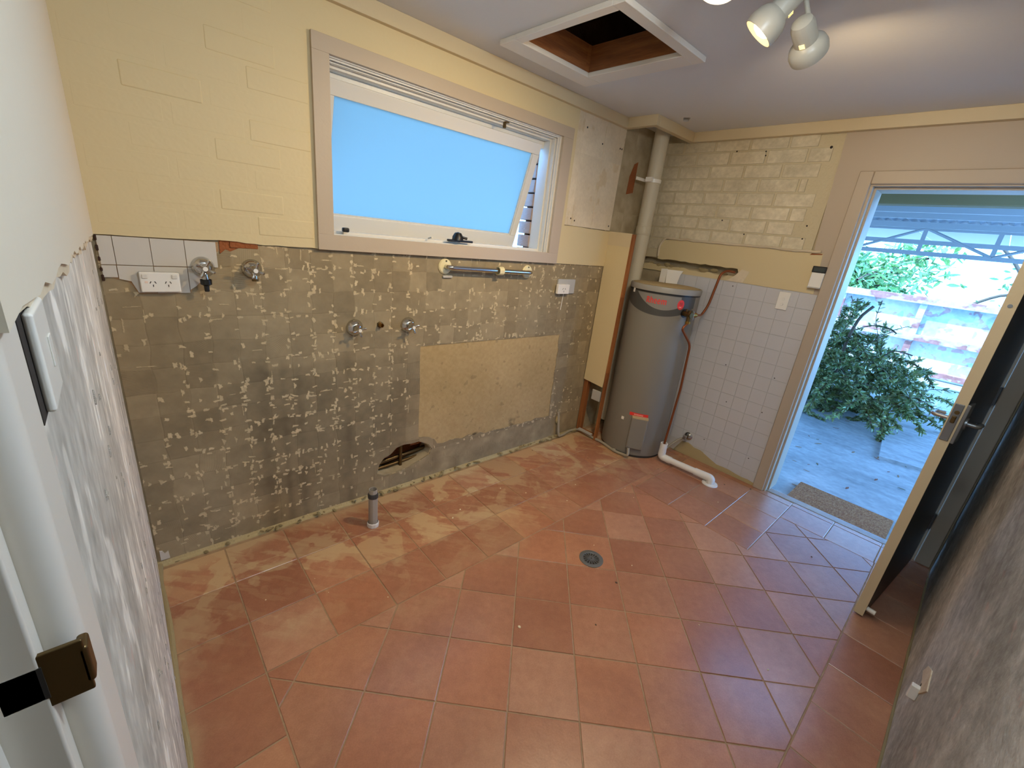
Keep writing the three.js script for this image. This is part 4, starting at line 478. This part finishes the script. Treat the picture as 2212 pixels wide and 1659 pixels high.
// ================================================================ CEILING SPOTLIGHTS
const WARM = new THREE.Color().setRGB(1.0, 0.76, 0.46);
const spotM = mat('#b9b4a6', 0.35), bulbM = mat('#fff2d8', 0.4, { emissive: new THREE.Color().setRGB(1, 0.78, 0.46), emissiveIntensity: 9 }), slotM = mat('#fff2d8', 0.4, { emissive: new THREE.Color().setRGB(1, 0.7, 0.2), emissiveIntensity: 2.2 });
const fix = thing('spotlight_cluster', 'white ceiling light with four swivelling spot heads, lit', 'ceiling light', [0, 0, 0]);
const hub = onY(1742, -30, H - 0.03);
part('base_plate', lathe([[0, 0], [0.075, 0], [0.075, 0.006], [0.066, 0.026], [0, 0.028]], V(hub.x, H - 0.0285, hub.z), V(0, 1, 0), 36), spotM, fix);
function head(mouth, dir, arm, l = 0.13) {                             // a spot can ending at mouth, pointing along dir; arm: where its bracket starts
  const g = new THREE.Group(); g.name = 'spot_head'; fix.add(g); const n = dir.clone().normalize(), back = mouth.clone().addScaledVector(n, -l);
  part('can', lathe([[0, 0], [0.018, 0.001], [0.029, 0.008], [0.034, 0.022], [0.034, l * 0.66]], back, n, 28), spotM, g); part('bell', lathe([[0.032, l * 0.58], [0.042, l * 0.63], [0.052, l * 0.72], [0.057, l * 0.86], [0.055, l], [0.052, l], [0.053, l * 0.86], [0.048, l * 0.73], [0.032, l * 0.62]], back, n, 32), spotM, g);
  const side = V(0, 1, 0).cross(n).normalize(), below = n.clone().cross(side).normalize(); if (below.y > 0) below.negate();
  for (let k = 0; k < 4; k++) { const c = back.clone().addScaledVector(n, l * 0.46 + k * 0.0042).addScaledVector(below, 0.0345).addScaledVector(side, -0.004); part('vent_slot', cyl(0.0013, c.clone().addScaledVector(side, -0.008), c.clone().addScaledVector(side, 0.008), 0.0013, 6), slotM, g); }
  const knee = back.clone().addScaledVector(n, l * 0.3).addScaledVector(below, -0.036); part('bracket', pipe([arm, arm.clone().lerp(knee, 0.5), knee], 0.0075, 0.02, 8), spotM, g); part('knob', cyl(0.006, knee, knee.clone().addScaledVector(side, 0.012)), M.dark, g);
  const bq = back.clone().addScaledVector(n, l * 0.9); part('bulb', lathe([[0.0, 0.02], [0.024, 0.013], [0.041, -0.004], [0.028, -0.03], [0, -0.04]], bq, n, 24), bulbM, g); return { at: mouth.clone().addScaledVector(n, 0.03), n };
}
const P = (u, v, y) => onY(u, v, y);
const lampA = head(P(1552, -30, 2.25), V(-0.35, -0.9, 0.05), V(hub.x - 0.05, H - 0.03, hub.z), 0.14), lampB = head(P(1637, 74, 2.25), V(-0.2, -0.78, -0.58), V(hub.x - 0.03, H - 0.03, hub.z + 0.01), 0.17);
const lampC = head(P(1748, 118, 2.225), V(0.8, -0.4, 0.06), V(hub.x + 0.02, H - 0.03, hub.z - 0.01), 0.13), lampD = head(V(hub.x - 0.02, 2.33, hub.z + 0.3), V(0.75, 0.05, 0.3), V(hub.x - 0.03, H - 0.03, hub.z + 0.05));
function glow(lamp, cd, cone, soft) { const s = cone ? new THREE.SpotLight(WARM, cd, 0, cone, soft, 2) : new THREE.PointLight(WARM, cd, 0, 2); s.name = 'bulb_light'; s.position.copy(lamp.at); s.castShadow = true; s.shadow.radius = 0.8; scene.add(s); if (cone) { s.target.position.copy(lamp.at).add(lamp.n); scene.add(s.target); } }
glow(lampA, 0.4, 0); glow(lampB, 8.2, 1.25, 1.0); glow(lampC, 2.3, 1.25, 0.8); glow(lampD, 0.12, 1.2, 0.8);
{ // unseen round lamp, added as cool fill over the camera end of the room
  const o = thing('added_fill_light', 'round daylight-white fill lamp added out of view near the doorway, lit', 'ceiling light', [0.75, H, 2.0]); part('base', lathe([[0, -0.012], [0.17, -0.012], [0.175, 0], [0, 0]], V(0, 0, 0), V(0, 1, 0), 40), M.gloss, o);
  part('fill_diffuser', lathe([[0, -0.07], [0.06, -0.066], [0.12, -0.048], [0.155, -0.013]], V(0, 0, 0), V(0, 1, 0), 40), mat('#ffffff', 0.5, { emissive: new THREE.Color().setRGB(0.75, 0.88, 1), emissiveIntensity: 4 }), o);
  const s = new THREE.PointLight(new THREE.Color().setRGB(0.70, 0.85, 1), 3.0, 0, 2); s.name = 'added_fill_lamp'; s.position.set(0.75, H - 0.16, 2.0); s.castShadow = true; s.shadow.radius = 4; scene.add(s); }

// ================================================================ OUTSIDE
const GY = -0.1;
const yard = struct('ground_yard', 'concrete yard outside the back door'); part('slab', layer('y', GY - 0.2, [[L + 0.1, ZJ0], [L + 0.1, ZJ1], [L + 0.23, ZJ1], [L + 0.23, 30], [60, 30], [60, -30], [L + 0.23, -30], [L + 0.23, ZJ0]], 0.2), M.concrete, yard);
{ const a = onY(1900, 985, GY + 0.03), b = onY(1915, 922, GY + 0.03); part('raised_slab', layer('y', GY, [[a.x, a.z], [a.x + 0.25, a.z + 1.2], [b.x + 0.4, b.z + 1.6], [b.x, b.z - 0.02]], 0.03), M.concrete, yard).userData.label = 'raised concrete slab'; }
part('side_path', layer('y', GY - 0.1, rect(-20, L + 0.23, -30, -0.25), 0.1), M.concrete, yard);
solo('doormat', rbox(0, 0.36, 0, 0.022, 0, 0.6, 0.008), M.coir, 'brown coir doormat just outside the back door', 'doormat').position.set(3.61, GY, 1.5);
const leafG = (() => { const s = [[0, 0], [0.28, 0.16], [0.55, 0.17], [0.8, 0.1], [1, 0]], pos = [], idx = []; s.forEach(([x, w]) => { pos.push(x, -0.1 * x * x, -w, x, 0.06 - 0.1 * x * x, 0, x, -0.1 * x * x, w); }); for (let i = 0; i < 4; i++) for (const k of [0, 1]) { const a = i * 3 + k; idx.push(a, a + 1, a + 3, a + 1, a + 4, a + 3); } const g = new THREE.BufferGeometry(); g.setAttribute('position', new THREE.Float32BufferAttribute(pos, 3)); g.setIndex(idx); g.computeVertexNormals(); return g; })();
const leafM = phys({ color: '#ffffff', roughness: 0.34, transmission: 0.3, thickness: 0, side: THREE.DoubleSide });
function leaves(name, parent, spots, size, hue) {                      // spots: [point, direction]
  const im = new THREE.InstancedMesh(leafG, leafM, spots.length), o = new THREE.Object3D(), c = new THREE.Color(); spots.forEach(([p, d], i) => { o.position.copy(p); o.quaternion.setFromUnitVectors(V(1, 0, 0), d.clone().normalize()); o.rotateX(rr(0, 6.3)); o.scale.setScalar(size * rr(0.6, 1.25)); o.updateMatrix(); im.setMatrixAt(i, o.matrix); const k = rr(0.55, 1.25); c.setRGB(hue[0] * k * rr(0.8, 1.25), hue[1] * k, hue[2] * k * rr(0.8, 1.2)); im.setColorAt(i, c); }); im.name = name; im.userData.kind = 'stuff'; parent.add(im); return im;
}
{ // heap of cut branches
  const o = thing('branch_heap', 'heap of freshly cut leafy branches on the concrete outside the door', 'branches', [0, 0, 0]); const spots = [], cx = 7.15, cz = 1.08;
  for (let k = 0; k < 210; k++) { const bx = cx + rr(-0.9, 0.8), bz = cz + rr(-0.85, 0.65), top = k < 18; let p = V(bx, GY + rr(0.05, 1.15) * Math.max(0.12, 1 - 0.75 * Math.hypot((bx - cx) / 1.1, (bz - cz) / 1.0)), bz), d = V(rr(-1, 1), top ? rr(0.5, 1.2) : rr(-0.1, 0.75), rr(-1, 1)).normalize(); const pts = [p.clone()], n = 6, len = top ? rr(0.6, 1.0) : rr(0.35, 0.8);
    for (let i = 0; i < n; i++) { d.add(V(rr(-0.25, 0.25), -0.16, rr(-0.25, 0.25))).normalize(); p = p.clone().addScaledVector(d, len / n); if (p.y < GY + 0.02) p.y = GY + 0.02; pts.push(p); const m = top ? 5 : 24; for (let q = 0; q < m; q++) { const a = pts[i].clone().lerp(p, rnd()); spots.push([a, d.clone().multiplyScalar(0.6).add(V(rr(-1, 1), rr(-0.9, 0.7), rr(-1, 1)))]); } }
    part('branch', soft(pts, rr(0.003, 0.008), 5, 10), M.bark, o); }
  part('branch', soft([V(6.9, GY + 0.3, 1.0), V(6.92, 0.7, 0.98), V(6.95, 1.05, 1.02), V(7.0, 1.2, 1.1)], 0.018, 7, 14), M.bark, o); leaves('leaves', o, spots, 0.066, [0.24, 0.3, 0.11]);
  for (let k = 0; k < 26; k++) { const q = onY(rr(1700, 1960), rr(910, 1080), GY + 0.004); const m = solo('fallen_leaf', leafG, mat(['#7a4a34', '#8a6a4a', '#5d5a3c'][k % 3], 0.8, { side: THREE.DoubleSide }), 'dry fallen leaf on the concrete outside the door', 'leaf', 'fallen leaves on the concrete'); m.position.set(q.x, GY + 0.012, q.z); m.scale.setScalar(rr(0.03, 0.07)); m.rotation.y = rr(0, 6); } }
{ // fence
  const o = thing('fence', 'weathered pale panel fence with peeling rails across the yard', 'fence', [10.9, GY, 0]); const zs = [-4.4, -3.1, -1.75, -0.4, 0.02, 1.24, 2.5, 3.8]; zs.forEach((z) => part('post', box(-0.06, 0.02, 0, 1.4, z - 0.05, z + 0.05), M.rail, o)); for (let i = 0; i < zs.length - 1; i++) { part('panel', box(0.02, 0.04, 0.06, 0.68, zs[i] + 0.004, zs[i + 1] - 0.004), M.fence, o); part('panel', box(0.02, 0.04, 0.69, 1.36, zs[i] + 0.004, zs[i + 1] - 0.004), M.fence, o); } for (const [y, h] of [[1.28, 0.12], [0.62, 0.11], [0.04, 0.1]]) part('rail', box(-0.1, 0.02, y, y + h, -4.5, 3.9), M.rail, o); }
const addedShadeWall = thing('side_wall', 'tall pale wall added beyond the frosted window to shade it', 'wall', [0, GY, -2.6]); part('wall', box(-6, 3.4, 0, 3.2, -0.2, 0), mat('#b3aaa2', 0.9), addedShadeWall);  // unseen wall added to cut sun and sky at the frosted pane
const clearSheet = phys({ color: '#b9b4b0', roughness: 1, transmission: 0.45, thickness: 0 });
{ // carport
  const o = thing('carport', 'open metal carport roof with steel trusses outside the back door', 'carport', [0, 0, 0]); const z0 = -3.5, z1 = 5.0;
  for (let k = 0; k < 11; k++) { const a = z0 + k * 0.78, sh = []; for (let i = 0; i <= 20; i++) sh.push([a + i * 0.039, 2.17 + (i % 2 ? 0.018 : 0)]); for (let i = 20; i >= 0; i--) sh.push([a + i * 0.039, 2.174 + (i % 2 ? 0.018 : 0)]); part('roof_sheet', layer('X', 7.25, sh, 3.3), M.roofSheet, o); }
  for (let k = 0; k < 11; k++) { const a = z0 + k * 0.78; part('clear_sheet', box(7.27, 9.3, 2.13, 2.135, a + 0.004, a + 0.776), clearSheet, o).userData.label = 'pale translucent roof sheet'; }
  part('beam', rbox(4.2, 4.32, 2.05, 2.155, z0, z1, 0.01), M.beam, o); for (const x of [4.7, 5.25, 5.75, 6.7]) part('purlin', box(x - 0.025, x + 0.025, 2.11, 2.165, z0, z1), M.angle, o);
  for (const y of [2.125, 1.975, 1.855]) { part('truss_chord', box(6.98, 7.03, y, y + 0.028, z0, z1), M.angle, o); part('truss_chord', box(6.98, 6.985, y - 0.02, y, z0, z1), M.angle, o); } for (let k = 0; k < 15; k++) { const z = z0 + k * 0.6; part('truss_post', box(6.985, 6.995, 1.86, 2.13, z - 0.02, z + 0.02), M.angle, o); part('truss_brace', cyl(0.015, V(6.99, k % 2 ? 1.87 : 2.13, z), V(6.99, k % 2 ? 2.13 : 1.87, z + 0.6), 0.015, 6), M.angle, o); } for (const z of [z0 + 0.1, z1 - 0.1]) for (const x of [4.26, 7.0]) part('post', box(x - 0.03, x + 0.03, GY, 2.1, z - 0.03, z + 0.03), M.angle, o);
}
function tree(label, x, z, h, r, hue, n, size) {
  const o = thing('tree', label, 'tree', [x, GY, z], 'trees beyond the fence'), spots = [], tips = []; part('trunk', soft([V(0, 0, 0), V(0.1, h * 0.4, 0.1), V(0, h * 0.7, 0)], 0.1, 8, 12), M.bark, o);
  for (let k = 0; k < 16; k++) { const s = V(0.05, h * rr(0.3, 0.65), 0.05), e = V(rr(-r, r), h * 0.6 + rr(-r, r) * 0.9, rr(-r, r)); part('branch', soft([s, s.clone().lerp(e, 0.5).add(V(0, 0.15, 0)), e], rr(0.015, 0.035), 5, 8), M.bark, o); tips.push(e, s.clone().lerp(e, 0.6)); } for (let k = 0; k < n; k++) { const t = tips[Math.floor(rnd() * tips.length)]; spots.push([t.clone().add(V(rr(-1, 1), rr(-1, 1), rr(-1, 1)).multiplyScalar(r * 0.42)), V(rr(-1, 1), rr(-1, 0.4), rr(-1, 1))]); } leaves('leaves', o, spots, size, hue);
}
tree('broad bright green tree just beyond the fence', 13.5, 0.0, 2.5, 1.2, [0.16, 0.32, 0.1], 3600, 0.2); tree('sparse bare-branched tree farther right beyond the fence', 14.5, 2.6, 3.0, 1.2, [0.14, 0.26, 0.1], 260, 0.16); tree('small dark leafy tree behind the bright green one', 16, -2.8, 3.2, 1.5, [0.09, 0.2, 0.08], 2200, 0.22);
{ const o = thing('roof_sheets', 'pale roofing sheets stacked beyond the fence', 'sheets', [12.2, GY, 0]); for (const [z0, z1, y, t] of [[-1, 0.6, 1.2, 0.1], [0.2, 1.8, 1.22, -0.06], [1.0, 3.4, 1.26, 0.05]]) part('sheet', box(-0.4, 0.6, 0, 0.04, z0, z1).rotateX(t * 0.4).translate(0, y, 0), M.plastic, o); part('stand', box(-0.3, 0.5, 0, 1.2, -0.9, 3.2), M.fence, o); }

scene.traverse((o) => { if (o.isMesh && o.name !== 'bulb') { o.castShadow = true; o.receiveShadow = true; } });
renderer.render(scene, camera);
